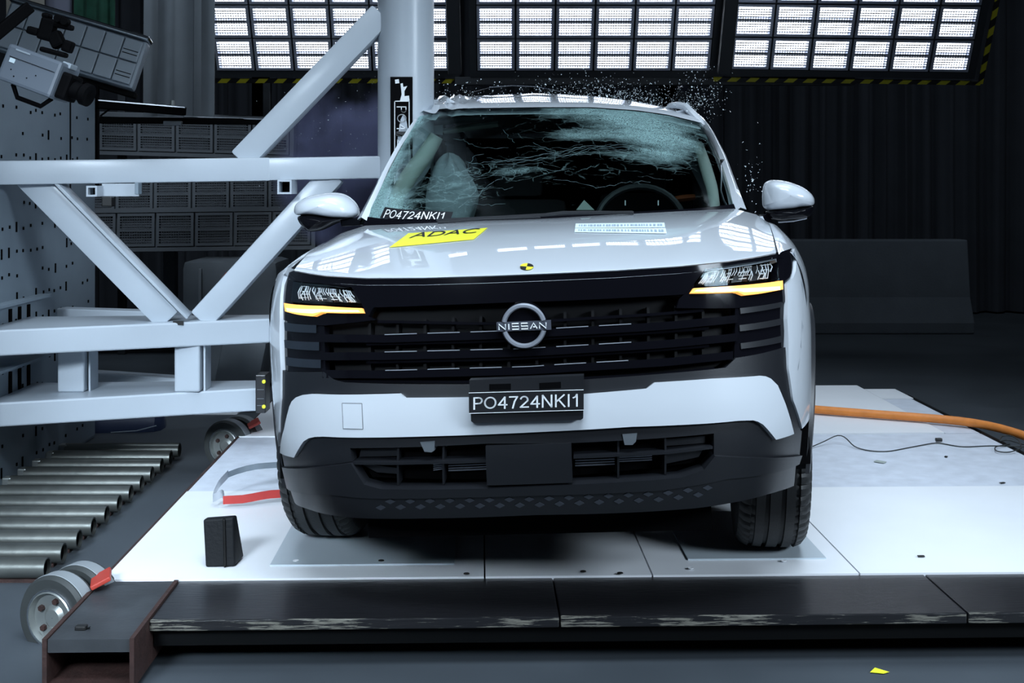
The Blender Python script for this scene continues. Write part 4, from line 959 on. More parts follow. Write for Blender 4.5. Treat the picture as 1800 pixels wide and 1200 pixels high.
# paper strip behind the glass
def strip(u0, u1, v0a, v1a, v0b, v1b, off, n=10): return [[BW(wsu(u0+(u1-u0)*k/n, a+(b-a)*k/n, off)) for k in range(n+1)] for a, b in ((v0a, v0b), (v1a, v1b))]
st = MB().shell(strip(.055, .268, .045, .125, .035, .085, .006), (0, .001, -.001)).build('windshield_label', 'plate', car)
vs, fs = strokes('PO4724NKI1'); xs = [v.x for v in vs]; ys = [v.y for v in vs]; out = []
for v in vs:
    a = (v.x-min(xs))/(max(xs)-min(xs)); b = (v.y-min(ys))/(max(ys)-min(ys)); u = .068+.18*a; lo = .028+(.012)*(1-a); hi = .108-.03*a; out.append(BW(wsu(u, lo+(hi-lo)*b, .009)))
MB().add(out, fs).build('label_lettering', 'letter', st)
# wipers
for q in ([(768, 391, .40), (860, 386.5, .37), (965, 381, .36), (1000, 379, .36), (1112, 377, .37)], [(960, 381, .345), (990, 377.5, .345), (1040, 377, .35), (1114, 378, .36)], [(770, 394, .39), (850, 388, .37), (950, 384, .355)]):
    MB().tube([BW(RY(x, y-1, yy)+np.array([0, 0, .006])) for x, y, yy in q], .006, 6).build('wiper', 'satin', car, smooth=True)
# --- pillars
def pillar(inner, outer, ys, name):
    n = 14; I = sample([(a[0], a[1], y) for a, y in zip(inner, ys)], n); O = sample([(a[0], a[1], y+.03) for a, y in zip(outer, ys)], n)
    rows = []
    for a, b in zip(I, O):
        pa, pb = RY(*a), RY(*b); m_ = (pa+pb)/2+np.array([0, -.012, .012])
        rows.append([BW(pa+np.array([0, .03, -.02])), BW(pa), BW(m_), BW(pb), BW(pb+np.array([0, .10, -.01])), BW(pa+np.array([0, .12, -.03]))])
    return MB().grid(rows).build(name, 'paint', car, **CB)
pillar([(1291, 372), (1281, 325), (1267, 281), (1250, 241), (1236, 219), (1214, 208)], [(1312, 368), (1294, 321), (1276, 273), (1254, 231), (1241, 211), (1225, 198)], [.62, .82, 1.0, 1.18, 1.29, 1.36], 'windshield_pillar')
pillar([(645, 388), (663, 345), (683, 298), (703, 260), (728, 222), (741, 203)], [(628, 386), (648, 348), (672, 302), (692, 266), (719, 224), (736, 203)], [.62, .76, .92, 1.05, 1.19, 1.26], 'windshield_pillar')
q = BW(RY(1271, 284, .99)); MB().cbox(q, (.022, .03, .02), .006).build('pillar_clip', 'satin', car)
MB().tube([BW(RY(x, y, yy)) for x, y, yy in ((1267, 285, .99), (1268, 310, .9), (1267, 335, .8), (1272, 352, .72), (1280, 366, .64))], .004, 8).build('trim_strip', 'satin_chrome', car, smooth=True)
# --- roof
CREST = [(752, 190, 1.55), (772, 178, 1.62), (800, 173, 1.68), (830, 169, 1.72), (940, 164, 1.78), (1040, 168, 1.76), (1120, 178, 1.7), (1168, 187, 1.62), (1228, 205, 1.5)]
c0 = [p+np.array([0, -.005, .004]) for p in sample([tuple(RY(*p)) for p in WTOP], 49)]; c1 = sample([tuple(RY(*p)) for p in CREST], 49)
rows = []
for k, v in enumerate((0, .08, .2, .35, .5, .68, .85, 1.0)):
    rows.append([a*(1-v)+b*v+np.array([0, 0, .05*(math.sqrt(v)-v)]) for a, b in zip(c0, c1)])
for y, dz, sc in ((2.2, .0, 1.0), (2.7, -.03, .98), (3.1, -.10, .95), (3.22, -.14, .93)): rows.append([np.array([b[0]*sc*(1 if b[0] > 0 else 1.0), y, b[2]*(1-.3)+.3*1.60+dz]) for b in c1])
def crumple(p):
    x, y, z = p; k = math.exp(-((x+.50)/.11)**2-((y-1.42)/.25)**2)
    return p+np.array([k*.012*math.sin(x*90+y*40), 0, k*(.020*math.sin(x*75+y*31)+.014*math.sin(x*41-y*57)+.012)])
rows = [[BW(crumple(p)) for p in r] for r in rows]
# finer left side
roof = MB().grid(rows).grid([[p-Vector((0, 0, .03)) for p in r] for r in rows]).build('roof', 'paint', car, **CB)
# crumpled shards of skin at the pole
cm = MB(); rr = random.Random(5)
for k in range(16):
    x, y = rr.uniform(764, 812), rr.uniform(176, 192); c = BW(RY(x, y, rr.uniform(1.24, 1.45)))
    pts = [c+Vector((rr.uniform(-.03, .03), rr.uniform(-.02, .02), rr.uniform(-.016, .022))) for _ in range(4)]
    cm.add(pts, [(0, 1, 2), (0, 2, 3), (0, 3, 1), (1, 3, 2)])
cm.build('torn_roof_skin', 'paint', car)
for pts in ([(1168, 188, 1.5), (1180, 181, 1.45), (1192, 180, 1.42), (1206, 183, 1.38), (1222, 200, 1.34), (1240, 217, 1.28)],): MB().tube([BW(RY(x, y, yy)+np.array([0, 0.0, -.012])) for x, y, yy in pts], [.006, .014, .016, .017, .017, .012], 10).build('roof_rail_end', 'paint', car, smooth=True)
MB().tube([BW((.60, y, z)) for y, z in ((1.5, 1.60), (1.8, 1.615), (2.4, 1.61), (3.0, 1.52))], .016, 10).build('roof_rail', 'gloss', car, smooth=True)
MB().tube([BW(RY(x, y, yy)) for x, y, yy in ((800, 174, 1.7), (825, 162, 1.9), (860, 153, 2.0), (900, 150, 2.0), (945, 152, 2.0), (985, 160, 1.9))], .004, 6).build('roof_wire', 'dark_chrome', car, smooth=True)
# --- mirrors
def blobmesh(prof_px, y0, depth, name, mat, bulge=.06):
    c = np.mean(np.array(prof_px), axis=0); rows = []
    for sc, t_ in ((1, 0.02), (1.0, 0), (.97, -.25), (.86, -.62), (.66, -.86), (.38, -.97), (.02, -1.0)):
        rows.append([BW(RY(c[0]+(p[0]-c[0])*sc, c[1]+(p[1]-c[1])*sc, y0)+np.array([0, depth*t_, 0])) for p in prof_px+[prof_px[0]]])
    m = MB().grid(rows); n = len(prof_px)
    m.add([BW(RY(p[0], p[1], y0)+np.array([0, .03, 0])) for p in prof_px], [tuple(range(n))])
    return m.build(name, mat, car, smooth=True, angle=60)
def rp(p): return [tuple(q) for q in round_poly(p, 2)]
blobmesh(rp([(1342, 371), (1341, 340), (1344, 322), (1356, 315.5), (1380, 317), (1412, 328), (1431, 345), (1432, 362), (1402, 365), (1394, 368)]), .74, .10, 'mirror_cap', 'paint')
blobmesh(rp([(1342, 369), (1394, 367), (1402, 364), (1431, 360), (1428, 372), (1420, 384), (1375, 389), (1348, 384)]), .75, .085, 'mirror_base', 'gloss')
MB().tube([BW(RY(x, y, .70)) for x, y in ((1368, 390), (1395, 388), (1418, 383))], .0035, 6).build('mirror_strip', 'satin_chrome', car)
MB().bar(BW(RY(1350, 384, .76)), BW(RY(1320, 384, .74)), .07, .035).build('mirror_arm', 'gloss', car)
blobmesh(rp([(517, 370), (522, 356), (545, 343), (584, 337.5), (607, 342), (626, 358), (632, 382), (590, 384), (545, 376), (521, 379)]), .74, .10, 'mirror_cap', 'paint')
blobmesh(rp([(522, 379), (546, 375), (590, 383), (628, 381), (592, 391), (566, 405), (543, 408), (528, 394)]), .75, .085, 'mirror_base', 'gloss')
MB().bar(BW(RY(605, 391, .76)), BW(RY(640, 389, .74)), .07, .03).build('mirror_arm', 'gloss', car)

# --- interior
dash = [[BW((x, y, z)) for x in np.linspace(-.70, .70, 15)] for y, z in ((.56, .96), (.62, 1.005), (.80, 1.02), (.95, 1.0), (1.02, .90), (1.03, .70))]
MB().shell(dash, (0, 0, -.03)).build('dashboard', 'dash', car, **CB)
MB().hexa([BW(p) for p in ((-.65, 1.0, .36), (.70, 1.0, .36), (.70, 3.2, .36), (-.45, 3.2, .36), (-.45, 1.0, .42), (.70, 1.0, .42), (.70, 3.2, .42), (-.45, 3.2, .42))]).build('cabin_floor', 'void', car)
cw = [BW((.36+.185*math.cos(a), 1.02+.07*math.sin(a), 1.0+.165*math.sin(a))) for a in np.linspace(0, 2*math.pi, 33)[:-1]]
sw = MB().tube(cw, .014, 8, closed=True).build('steering_wheel', 'satin', car, smooth=True)
MB().cbox(BW((.36, 1.02, .98)), (.15, .05, .12), .02).build('steering_hub', 'dash', sw)
for x, y in ((1099, 357), (1157, 357)): MB().tube([BW(RY(x, y-5, .95)), BW(RY(x, y+4, .95))], .0025, 5).build('dash_mark', 'letter', car)
MB().prism([BW(RY(x, y, .72)) for x, y in ((1013, 369), (1027, 351.5), (1045, 369))], (0, .01, 0)).build('dash_triangle', 'trim', car)
def seat(x):
    bp = BW((x, 1.75, .45)); m = MB().cbox(BW((x, 1.62, .50)), (.46, .5, .16), .05); m.cbox(BW((x, 1.92, .82)), (.46, .14, .62), .05, Euler((R(-14), 0, 0)).to_matrix())
    o = m.build('seat', 'seat', car, smooth=True); MB().cbox(BW((x, 2.03, 1.22)), (.24, .09, .17), .035).build('headrest', 'seat', o, smooth=True)
seat(-.12 if 0 else -.22); seat(.40)
MB().box(BW((.05, 2.9, 1.0)), (1.3, .02, .9)).build('rear_bulkhead', 'void', car)
def blobstrip(path, wdt, name, mat, th=.02, n=16):
    # soft strip through pixel path (px,py,y)
    pts = sample(path, n); rows = []
    for k, p in enumerate(pts):
        a = pts[max(k-1, 0)]; b = pts[min(k+1, n-1)]; d = np.array([b[0]-a[0], b[1]-a[1]]); d /= np.linalg.norm(d); nn = np.array([-d[1], d[0]])*wdt*(0.55+.45*math.sin(math.pi*min(1, max(0, (k+1)/(n+1))))**.4)
        rows.append([BW(RY(p[0]+nn[0]*s_, p[1]+nn[1]*s_, p[2])+np.array([0, -th*(1-s_*s_), 0])) for s_ in (-1, -.6, 0, .6, 1)])
    return MB().shell(rows, (0, .02, 0)).build(name, mat, car, smooth=True, angle=70)
blobstrip([(690, 372, .92), (700, 340, 1.0), (722, 305, 1.1), (750, 268, 1.2), (768, 238, 1.28)], 15, 'curtain_airbag', 'trim', .03)
blobstrip([(780, 231, 1.42), (830, 223, 1.45), (876, 218, 1.48)], 6, 'sun_visor', 'trim')
blobstrip([(745, 216, 1.36), (800, 210, 1.4), (868, 205, 1.45)], 7, 'headliner', 'cover')
blobstrip([(1226, 250, 1.36), (1240, 290, 1.25), (1252, 330, 1.1), (1258, 366, .98)], 10, 'pillar_trim', 'trim', .02)
bgm = MB(); bc = RY(792, 345, 1.30); bgr = []
for jj in range(15):
    ph = math.pi*jj/14; r_ = []
    for ii in range(25):
        th = 2*math.pi*ii/24; k = 1+.10*math.sin(3*th+2*ph)+.07*math.sin(5*ph-2*th)
        r_.append(BW(bc+np.array([(.12+.03*math.cos(ph)*-1)*k*math.sin(ph)*math.cos(th), .10*k*math.sin(ph)*math.sin(th), (.17+.03*math.sin(4*th))*math.cos(ph)])))
    bgr.append(r_)
bgm.grid(bgr).build('airbag', 'bag', car, smooth=True, angle=80)
blobstrip([(1188, 350, 1.5), (1222, 346, 1.5)], 6, 'seat_belt', 'belt')

# ================================================================== POLE RIG
rig = thing('impact_rig', 'pale grey steel truss with the upright pole the car has struck', 'rig', (-0.478, 5.44, 0.0))
pr = .1265; pole = MB().lathe([(0.12, .0001), (0.12, pr), (3.6, pr), (3.6, .0001)], (-.4785, 5.44, 0), (0, 0, 1), 64).build('pole', 'rig', rig, smooth=True)
def hexaP(f0, f1, b0, b1, h):  # front-left, front-right, back-left, back-right tops; h down
    d = Vector((0, 0, -h)); return MB().hexa([f0+d, f1+d, b1+d, b0+d, f0, f1, b1, b0])
def bev(o, wd):
    m = o.modifiers.new('edge', 'BEVEL'); m.width = wd; m.segments = 3; m.limit_method = 'ANGLE'; m.angle_limit = R(40)
    return o
def xpl(D, z, px): return Vector(((px-900)/F*D, D, z))
# upper beam
p0, p1 = P(0, 304, 5.16), P(476, 297.5, 5.36); d = (p1-p0)/(p1.x-p0.x); p0 = p0+d*(XB-p0.x)
MB().bar(p0, p1, .11, .103, b=.010).build('upper_beam', 'rig', rig, smooth=True)
MB().bar(p1-d*.01, P(668, 294, 5.43), .108, .100, b=.010).build('upper_beam', 'rig', rig, smooth=True)
# middle and lower beams (deep, tapering)
zt = .589; bev(hexaP(Vector((XB, 4.95, zt+.0)), xpl(5.40, zt, 475), Vector((XB, 5.49, zt)), xpl(5.57, zt, 475), .108).build('middle_beam', 'rig', rig), .008)
bev(hexaP(xpl(5.40, zt, 475)+Vector((-.002, 0, 0)), Vector((-.60, 5.40, zt)), xpl(5.57, zt, 475)+Vector((-.002, 0, 0)), Vector((-.60, 5.5, zt)), .108).build('middle_beam', 'rig', rig), .008)
zl = .278; bev(hexaP(Vector((XB, 5.02, zl)), xpl(5.40, zl, 456), Vector((XB, 5.55, zl)), xpl(5.62, zl, 456), .102).build('lower_beam', 'rig', rig), .008)
MB().bar(Vector((XB, 5.88, zt-.05)), xpl(5.70, zt-.05, 330), .09, .1).build('rear_beam', 'rig', rig)
MB().bar(Vector((XB, 5.95, zl-.045)), xpl(5.70, zl-.045, 330), .09, .09).build('rear_beam', 'rig', rig)
# diagonals
def diag(a, b, D0, D1, w_): return MB().bar(P(*a, D0), P(*b, D1), .10, w_, up=(0, -1, 0.001), b=.014)
def diag2(a, b, D0, D1, w_, nm='diagonal_strut'):
    p, q = P(*a, D0), P(*b, D1); x = (q-p).normalized(); y = Vector((0, 1, 0)); y = (y-x*y.dot(x)).normalized(); z = x.cross(y)
    return MB().cbox((p+q)/2, ((q-p).length, .10, w_), .014, Matrix((x, y, z)).transposed()).build(nm, 'rig', rig, smooth=True)
diag2((425, 283), (672, 26), 5.38, 5.42, .113)
d1 = diag2((45, 300), (300, 560), 5.22, 5.34, .118)
diag2((95, 312), (333, 556), 5.20, 5.32, .018, 'strut_flange')
diag2((355, 562), (588, 305), 5.38, 5.42, .112)
# uprights between the lower beams
for a, b in ((102, 149), (307, 352)):
    D = 5.30; x0, x1 = (a-900)/F*D, (b-900)/F*D
    bev(MB().box(((x0+x1)/2, D+.05, (zt-.10+zl)/2), (x1-x0, .12, zt-.10-zl)).build('upright', 'rig', rig), .01)
    MB().box((x1+.012, D+.075, (zt-.10+zl)/2), (.008, .10, zt-.10-zl)).build('upright_flange', 'rig', rig)
# small fittings
def sqtube(cx, cy, s_, D, dep):
    c = P(cx, cy, D); h = s_/F*D/2; m = MB(); t_ = .008
    for dx, dz, sx, sz in ((0, h-t_/2, 2*h, t_), (0, -h+t_/2, 2*h, t_), (-h+t_/2, 0, t_, 2*h-2*t_), (h-t_/2, 0, t_, 2*h-2*t_)): m.box((c.x+dx, c.y+dep/2, c.z+dz), (sx, dep, sz))
    o = m.build('square_tube', 'rig', rig); MB().box((c.x, c.y+dep*.6, c.z), (2*h-2*t_, .01, 2*h-2*t_)).build('tube_inside', 'void', o)
sqtube(161, 336, 19, 5.10, .12); sqtube(500, 328.5, 25, 5.25, .14)
q = P(212, 334, 5.18); MB().cbox(q, (.16, .01, .055), .003).build('fixing_plate', 'rig', rig)
q = P(243, 331, 5.15); MB().cbox(q, (.016, .05, .05), .003).build('fixing_tab', 'block', rig)
q = P(190, 354, 5.15); MB().cbox(q, (.045, .045, .045), .006).build('sensor_box', 'ink', rig)
q = P(313.5, 567.5, 5.255); MB().box(q, (.045, .01, .018)).build('slot', 'ink', rig)
q = P(462, 689, 5.36); cp = MB().cbox((q.x, q.y, q.z), (.045, .10, .168), .004).build('contact_plate', 'plate', rig)
for k, zz in enumerate((.055, -.055)): MB().lathe([(-.006, .0001), (-.005, .008), (0, .009)], (q.x+.015, q.y-.05, q.z+zz), (0, 1, 0), 12).build('marker_dot', 'yellow', cp)
for zz in (.02, -.02, -.05): MB().box((q.x, q.y-.051, q.z+zz), (.03, .002, .002)).build('plate_line', 'off_rim', cp)
# sign on the pole
sd = 5.44-.1265-.004
sg_ = MB().hexa([P(686, 330, sd)+Vector((0, .012, 0)), P(725, 330, sd)+Vector((0, .012, 0)), P(725, 330, sd)+Vector((0, .02, 0)), P(686, 330, sd)+Vector((0, .02, 0)), P(686, 135, sd), P(725, 135, sd), P(725, 135, sd)+Vector((0, .02, 0)), P(686, 135, sd)+Vector((0, .02, 0))]).build('pole_sign', 'gear', rig)
MB().box(P(706.5, 235, sd-.004)+Vector((0, .016, 0)), (.05, .03, .02)).build('sign_standoff', 'plate', sg_)
def qd(pts, D, name, mat, par): a = [P(x, y, D) for x, y in pts]; return MB().add(a, [tuple(range(len(a)))]).build(name, mat, par)
sd2 = sd-.003
for pts in ([(693, 177), (720, 177), (720, 178.6), (693, 178.6)], [(693, 177), (694.5, 177), (694.5, 328), (693, 328)], [(718.5, 177), (720, 177), (720, 328), (718.5, 328)], [(704, 147), (708, 146), (709, 153), (716, 151), (711, 160), (711, 169), (719, 168), (720, 177), (703, 177), (706, 166), (705, 156)], [(694, 140), (701, 139), (702, 146), (695, 147)]):
    qd(pts, sd2, 'sign_print', 'letter', sg_)
vs, fs = strokes('PO4724NKI1', .085); xs = [v.x for v in vs]; ys = [v.y for v in vs]; out = []
for v in vs:
    u = (v.x-min(xs))/(max(xs)-min(xs)); t_ = (v.y-min(ys))/(max(ys)-min(ys)); out.append(P(697+18.5*t_, 187+130*u, sd2))
MB().add(out, fs).build('sign_lettering', 'letter', sg_)

# ================================================================== CAMERA UNIT (top left) AND ARMS
t = thing('high_speed_camera', 'blue grey high speed camera box with lens, mounted above the block', 'camera', P(70, 130, 4.45), (R(-6), R(19.5), R(-10)))
s_ = 4.45/F
MB().cbox((-.003, 0, .0), (108*s_, .14, 66*s_), .012).build('housing', 'cambox', t, local=True)
MB().box((.0, -.0712, .024), (90*s_, .002, .0022)).build('lid_seam', 'gear', t, local=True)
MB().box((-.078, -.0712, .012), (.022, .002, .016)).build('maker_label', 'paper', t, local=True)
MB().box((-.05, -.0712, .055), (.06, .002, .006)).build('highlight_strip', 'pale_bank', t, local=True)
for dx, dz in ((-.07, -.02), (-.05, -.04), (0, -.03), (.03, -.01)): MB().box((dx, -.0712, dz), (.004, .002, .004)).build('screw', 'gear', t, local=True)
MB().cbox((.125, 0, -.01), (.05, .09, .10), .012).build('lens_mount', 'gear', t, local=True)
MB().lathe([(0, .036), (.015, .032), (.04, .032), (.052, .042), (.075, .042), (.075, .034), (.065, .0001)], (.14, 0, -.012), (1, 0, 0), 28).build('lens', 'gear', t, smooth=True, local=True)
MB().tube([(-.085, 0, -.07), (-.05, 0, -.11), (.05, 0, -.11), (.08, 0, -.07)], .009, 8).build('handle', 'gear', t, local=True)
MB().cbox((.10, 0, .065), (.035, .05, .02), .004).build('top_block', 'pale_bank', t, local=True)
t = thing('camera_mount', 'black ball joint clamp above the high speed camera', 'mount', P(85, 60, 4.55))
for (px, py, sx, sz, ro) in ((84, 52, .055, .085, 15), (60, 55, .045, .03, 15), (100, 70, .05, .06, -25), (120, 82, .035, .045, 20), (95, 92, .10, .02, 15), (112, 46, .07, .022, 12), (83, 28, .03, .02, 10)):
    MB().cbox(P(px, py, 4.55), (sx, .05, sz), .010, Euler((0, R(ro), 0)).to_matrix()).build('clamp_piece', 'gear', t)
for px, py in ((104, 33), (115, 38)): MB().lathe([(-.02, .0001), (-.02, .014), (.02, .014), (.02, .0001)], P(px, py, 4.52), (0, 1, 0), 14).build('clamp_knob', 'gear', t)
o = MB().bar(P(-30, 80, 4.5), P(52, 12, 4.6), .05, .045).build('boom_pole', 'gear'); recentre(o); tag(o, 'thick black arm crossing the top left corner', 'arm')
t = thing('camera_bracket', 'black steel bracket arms reaching right from behind the camera', 'bracket', P(172, 270, 6.3))
MB().bar(P(169, 330, 6.42), P(169, 150, 6.42), .03, .03).build('post', 'gear', t)
MB().bar(P(172, 183, 6.4), P(326, 196, 6.6), .06, .045).build('arm', 'gear', t)
MB().bar(P(172, 176, 6.36), P(326, 189, 6.56), .01, .006).build('arm_edge', 'satin_chrome', t)
MB().bar(P(172, 211, 6.5), P(470, 214, 6.9), .05, .035).build('arm', 'gear', t)
MB().bar(P(322, 205, 6.75), P(470, 210, 6.85), .01, .008).build('arm_edge', 'satin_chrome', t)
MB().bar(P(176, 204, 6.4), P(198, 188, 6.45), .012, .01).build('brace', 'gear', t)
MB().cbox(P(304, 217, 6.6), (.10, .03, .025), .004).build('joint_plate', 'cover', t)
MB().lathe([(0, .0001), (0, .014), (.03, .01), (.03, .0001)], P(303, 186, 6.55), (0, 0, 1), 12).build('bolt', 'cast', t)

# ================================================================== LEFT BACKGROUND
t = thing('equipment_cover', 'grey rounded equipment cover behind the diagonal struts', 'cover', P(420, 660, 8.2))
MB().cbox(P(418, 560, 8.2), (.64, .5, .82), .06).build('shell', 'cover', t, smooth=True)
MB().cbox(P(352, 560, 7.93), (.02, .03, .66), .006).build('edge_rib', 'off_rim', t)
MB().cbox(P(432, 632, 7.2), (.26, .3, .30), .03, Euler((0, R(12), 0)).to_matrix()).build('lower_hood', 'cover', t, smooth=True)
MB().tube([P(400, 480, 7.95), P(392, 490, 7.95)], .012, 8).build('warning_tab', 'red', t)
t = thing('blue_drum', 'dark blue plastic drum lying on the floor under the lowest beam', 'drum', P(225, 778, 6.6))
MB().lathe([(-.42, .0001), (-.42, .12), (.10, .125), (.17, .115), (.20, .08), (.21, .0001)], P(222, 752, 6.62), (1, .1, 0), 32).build('shell', 'drum', t, smooth=True)
MB().tube([P(195, 760, 6.49), P(240, 757, 6.48), P(275, 748, 6.5)], .003, 6).build('seam', 'pale_bank', t)
o = MB().cbox(P(355, 728, 7.1), (.46, .2, .05), .015).build('white_crate', 'white_plate'); recentre(o); tag(o, 'low white crate behind the lowest white beam', 'crate')
o = MB().cbox(P(300, 500, 9.9), (.10, .1, 1.9), .01).build('stand_post', 'drape'); recentre(o); tag(o, 'dim upright post standing behind the struts', 'post')

# ================================================================== LOOSE THINGS
# wheel chock
c = PZ(391, 997, .004)
def chk(px, py, D): return P(px, py, D)
Dk = c.y
t = thing('wheel_chock', 'black rubber wheel chock standing on the white plate', 'chock', c)
fl = [P(361, 998, Dk), P(413, 996, Dk-.0), P(410, 910, Dk+.02), P(356.5, 914, Dk+.02)]
w0 = [v+Vector((0, 0, .004-min(p.z for p in fl)+.0)) for v in fl]
bk = [w0[0]+Vector((.01, .10, .0)), w0[1]+Vector((.006, .10, .0)), w0[2]+Vector((.005, .03, 0)), w0[3]+Vector((.005, .03, 0))]
m = MB().add(w0+bk, [(0, 1, 2, 3), (7, 6, 5, 4), (1, 5, 6, 2), (0, 3, 7, 4), (3, 2, 6, 7), (0, 4, 5, 1)])
bev(m.build('body', 'rubber', t), .006)
MB().bar(w0[1]*.32+w0[0]*.68+(w0[1]-w0[0])*.35+Vector((0, -.004, 0)), w0[2]*.32+w0[3]*.68+(w0[2]-w0[3])*.38+Vector((0, -.004, 0)), .006, .004).build('rib', 'ink', t)
# tie down strap
t = thing('tie_down_strap', 'red and grey ratchet strap hooked under the left of the car', 'strap', PZ(390, 880, .0))
def ribbon(path, wd, th, name, mat):
    rows = []
    for p in path: v = Vector(p); rows.append([v+Vector((0, 0, wd/2)), v-Vector((0, 0, wd/2))])
    return MB().shell(rows, (0, th, 0)).build(name, mat, t, smooth=True)
def smp(path, D, n=14): return [P(q[0], q[1], q[2]) for q in sample(path, n)]
ribbon(smp([(392, 879, 4.42), (430, 877, 4.42), (470, 869, 4.45), (520, 866, 4.5), (610, 850, 4.56)], 0), .030, .003, 'red_webbing', 'strap_red')
ribbon(smp([(401, 834, 4.55), (425, 825, 4.6), (455, 819, 4.6), (520, 815, 4.65), (620, 800, 4.7)], 0), .022, .003, 'grey_webbing', 'strap_grey')
ribbon(smp([(401, 833, 4.55), (385, 850, 4.5), (376, 868, 4.45), (374, 876, 4.43), (392, 866, 4.43), (394, 876, 4.42)], 0), .030, .003, 'buckle', 'satin_chrome')
# hose, cables
hz = [PZ(1180, 702, .03), PZ(1350, 712, .03), PZ(1432, 719.5, .03), PZ(1530, 727, .03), PZ(1640, 735, .03), PZ(1715, 742, .03), PZ(1760, 752, .025), PZ(1810, 768, .02), PZ(1880, 800, .02), PZ(1960, 850, .018)]
hs = [Vector(q) for q in sample([tuple(p) for p in hz], 40)]
for _ in range(4): hs = [hs[0]]+[(hs[i-1]+hs[i]*2+hs[i+1])/4 for i in range(1, len(hs)-1)]+[hs[-1]]
o = MB().tube(hs, .021, 12).build('hose', 'orange', smooth=True); recentre(o); tag(o, 'thick orange hose running across the platform to the right', 'hose')
def wire(pts, r, name, label):
    w_ = [Vector(q) for q in sample([tuple(PZ(a, b, c)) for a, b, c in pts], 60)]
    for _ in range(4): w_ = [w_[0]]+[(w_[i-1]+w_[i]*2+w_[i+1])/4 for i in range(1, len(w_)-1)]+[w_[-1]]
    o = MB().tube(w_, r, 6).build(name, 'cable', smooth=True); recentre(o); tag(o, label, 'cable'); return o
wire([(1420, 788, .004), (1455, 773, .02), (1476, 760, .05), (1490, 771, .03), (1500, 786, .005), (1530, 793, .003), (1560, 794, .003), (1600, 786, .003), (1648, 777, .005), (1660, 780, .003), (1690, 786, .003), (1740, 783, .003), (1800, 785, .003)], .0028, 'cable', 'thin dark cable snaking across the grey plates')
wire([(1805, 783, .01), (1770, 772, .01), (1757, 776, .01), (1760, 766, .01), (1775, 763, .02), (1790, 772, .01), (1797, 788, .01), (1770, 796, .01), (1749, 793, .01), (1748, 785, .01), (1775, 780, .01)], .0028, 'cable', 'coiled dark cable end at the right edge of the platform')
q = PZ(1650, 776, .003); o = MB().cbox((q.x, q.y, .012), (.03, .02, .015), .004).build('cable_plug', 'ink'); recentre(o); tag(o, 'small dark plug joining the thin cable', 'plug')
# debris chips on the plates
for i, (px, py, mt, lab) in enumerate(((1619, 978, 'ink', 'small dark chip lying on the right white plate'), (1762, 849, 'ink', 'small dark chip on the grey plate near the right white plate'), (1547, 812, 'yellow', 'short pale yellow tape strip on the grey plate'), (1663, 803, 'ink', 'tiny dark chip near the middle of the grey plate'))):
    q = PZ(px, py, .006 if py > 860 else 0.002); L = .045 if mt == 'yellow' else .022
    o = MB().cbox((q.x, q.y, q.z+.002), (L, .012 if mt != 'yellow' else .03, .003), .001, Euler((0, 0, R(-40 if mt == 'yellow' else 20*i))).to_matrix()).build('tape_strip' if mt == 'yellow' else 'debris_chip', mt if mt == 'ink' else 'trim'); recentre(o); tag(o, lab, 'debris')
# concrete barrier
bz = FLOOR; D = 10.7
prof = [(0, 0), (0, .10), (.10, .32), (.17, .83), (.36, .83), (.43, .32), (.53, .10), (.53, 0)]
x0, x1 = (1300-900)/F*D, (1714-900)/F*D
t = MB().prism([(x0, D+a, bz+b) for a, b in prof], (x1-x0, 0, 0)); o = t.build('concrete_barrier', 'concrete'); recentre(o); tag(o, 'dark grey sloped concrete barrier in front of the black curtain', 'barrier')
bev(o, .015)
# yellow leaf-like scrap on the floor at the front
q = PZ(1545, 1183, FLOOR); o = MB().add([(q.x-.025, q.y, FLOOR+.003), (q.x-.005, q.y+.02, FLOOR+.008), (q.x+.03, q.y+.002, FLOOR+.003), (q.x+.01, q.y-.01, FLOOR+.003)], [(0, 1, 2, 3)]).build('tape_scrap', 'yellow'); recentre(o); tag(o, 'yellow tape scrap on the floor before the platform', 'debris')
# flying glass
gb = MB(); rr = random.Random(77)
def shard(p, s_):
    vs = [p+Vector((rr.uniform(-1, 1), rr.uniform(-1, 1), rr.uniform(-1, 1)))*s_ for _ in range(4)]; gb.add(vs, [(0, 1, 2), (0, 2, 3), (0, 3, 1), (1, 3, 2)])
for k in range(1500):
    px = rr.gauss(1075, 105); py = 185-abs(rr.gauss(0, 22))-6*math.sin((px-900)/60.)
    if px > 1265 or px < 770: continue
    shard(P(px, py, rr.uniform(5.0, 6.4)), rr.uniform(.0018, .0045))
for k in range(260): shard(P(rr.gauss(1232, 22), rr.gauss(172, 26), rr.uniform(5.0, 6.2)), rr.uniform(.002, .0045))
for k in range(60): shard(P(rr.gauss(1322, 14), rr.gauss(315, 35), rr.uniform(4.9, 5.6)), rr.uniform(.002, .005))
for k in range(420): shard(P(rr.gauss(600, 60), rr.gauss(270, 75), rr.uniform(5.6, 6.3)), rr.uniform(.0015, .004))
for k in range(150): shard(P(rr.gauss(805, 40), rr.gauss(170, 14), rr.uniform(5.1, 6.0)), rr.uniform(.002, .005))
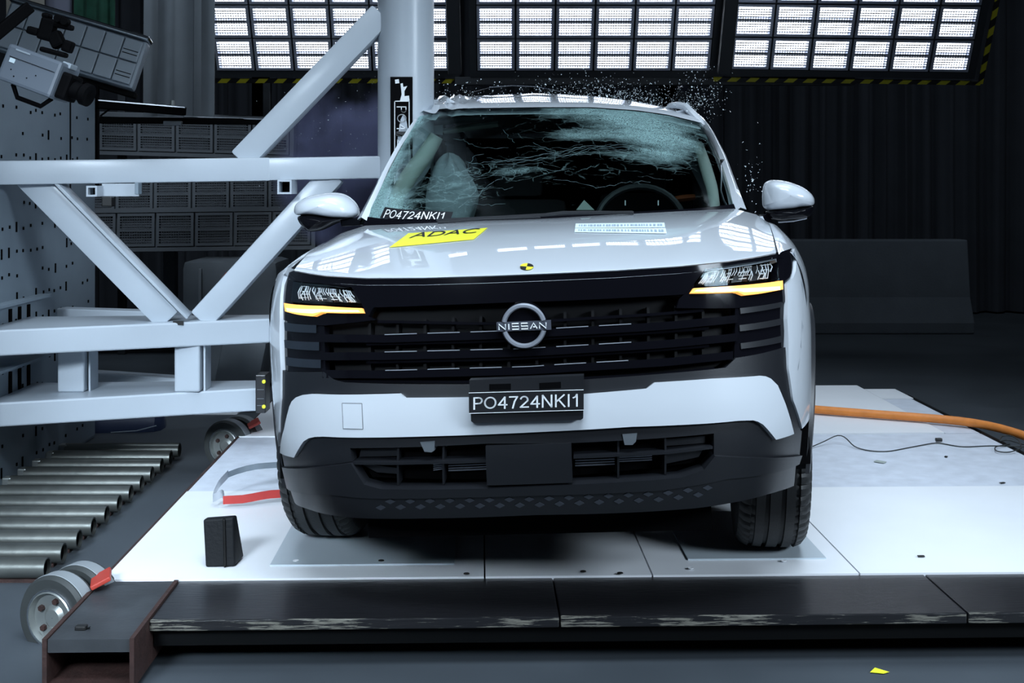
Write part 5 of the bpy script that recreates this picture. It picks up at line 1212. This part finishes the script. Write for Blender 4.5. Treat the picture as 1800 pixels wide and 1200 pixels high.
o = gb.build('glass_fragments', 'shard'); recentre(o); tag(o, 'spray of tiny glass fragments flying above the car roof', 'glass debris', kind='stuff')
# smoke
sm = bpy.data.materials.new('bluish_smoke'); sm.use_nodes = True; nt = sm.node_tree; nt.nodes.remove(nt.nodes['Principled BSDF'])
pv = node(nt, 'ShaderNodeVolumePrincipled'); pv.inputs['Color'].default_value = (.52, .56, .98, 1)
tc = node(nt, 'ShaderNodeTexCoord'); nz = node(nt, 'ShaderNodeTexNoise'); nz.inputs['Scale'].default_value = 1.6; nz.inputs['Detail'].default_value = 5
nt.links.new(tc.outputs['Object'], nz.inputs['Vector'])
ln = node(nt, 'ShaderNodeVectorMath', operation='LENGTH'); nt.links.new(tc.outputs['Object'], ln.inputs[0])
fa = node(nt, 'ShaderNodeMapRange'); fa.inputs['From Min'].default_value = 1.0; fa.inputs['From Max'].default_value = 0.2; nt.links.new(ln.outputs['Value'], fa.inputs['Value'])
nr = node(nt, 'ShaderNodeMapRange'); nr.inputs['From Min'].default_value = .38; nr.inputs['From Max'].default_value = .75; nt.links.new(nz.outputs['Fac'], nr.inputs['Value'])
mu = node(nt, 'ShaderNodeMath', operation='MULTIPLY'); nt.links.new(fa.outputs['Result'], mu.inputs[0]); nt.links.new(nr.outputs['Result'], mu.inputs[1])
mu2 = node(nt, 'ShaderNodeMath', operation='MULTIPLY'); nt.links.new(mu.outputs[0], mu2.inputs[0]); mu2.inputs[1].default_value = 30.0
nt.links.new(mu2.outputs[0], pv.inputs['Density']); nt.links.new(pv.outputs[0], nt.nodes['Material Output'].inputs['Volume'])
bm = bmesh.new(); bmesh.ops.create_icosphere(bm, subdivisions=3, radius=1.0); me = bpy.data.meshes.new('smoke_cloud'); bm.to_mesh(me); bm.free(); me.materials.append(sm)
o = bpy.data.objects.new('smoke_cloud', me); COL.objects.link(o); o.location = P(628, 300, 6.2); o.scale = (.46, .42, .44); tag(o, 'bluish smoke cloud hanging behind the pole', 'smoke', kind='stuff')
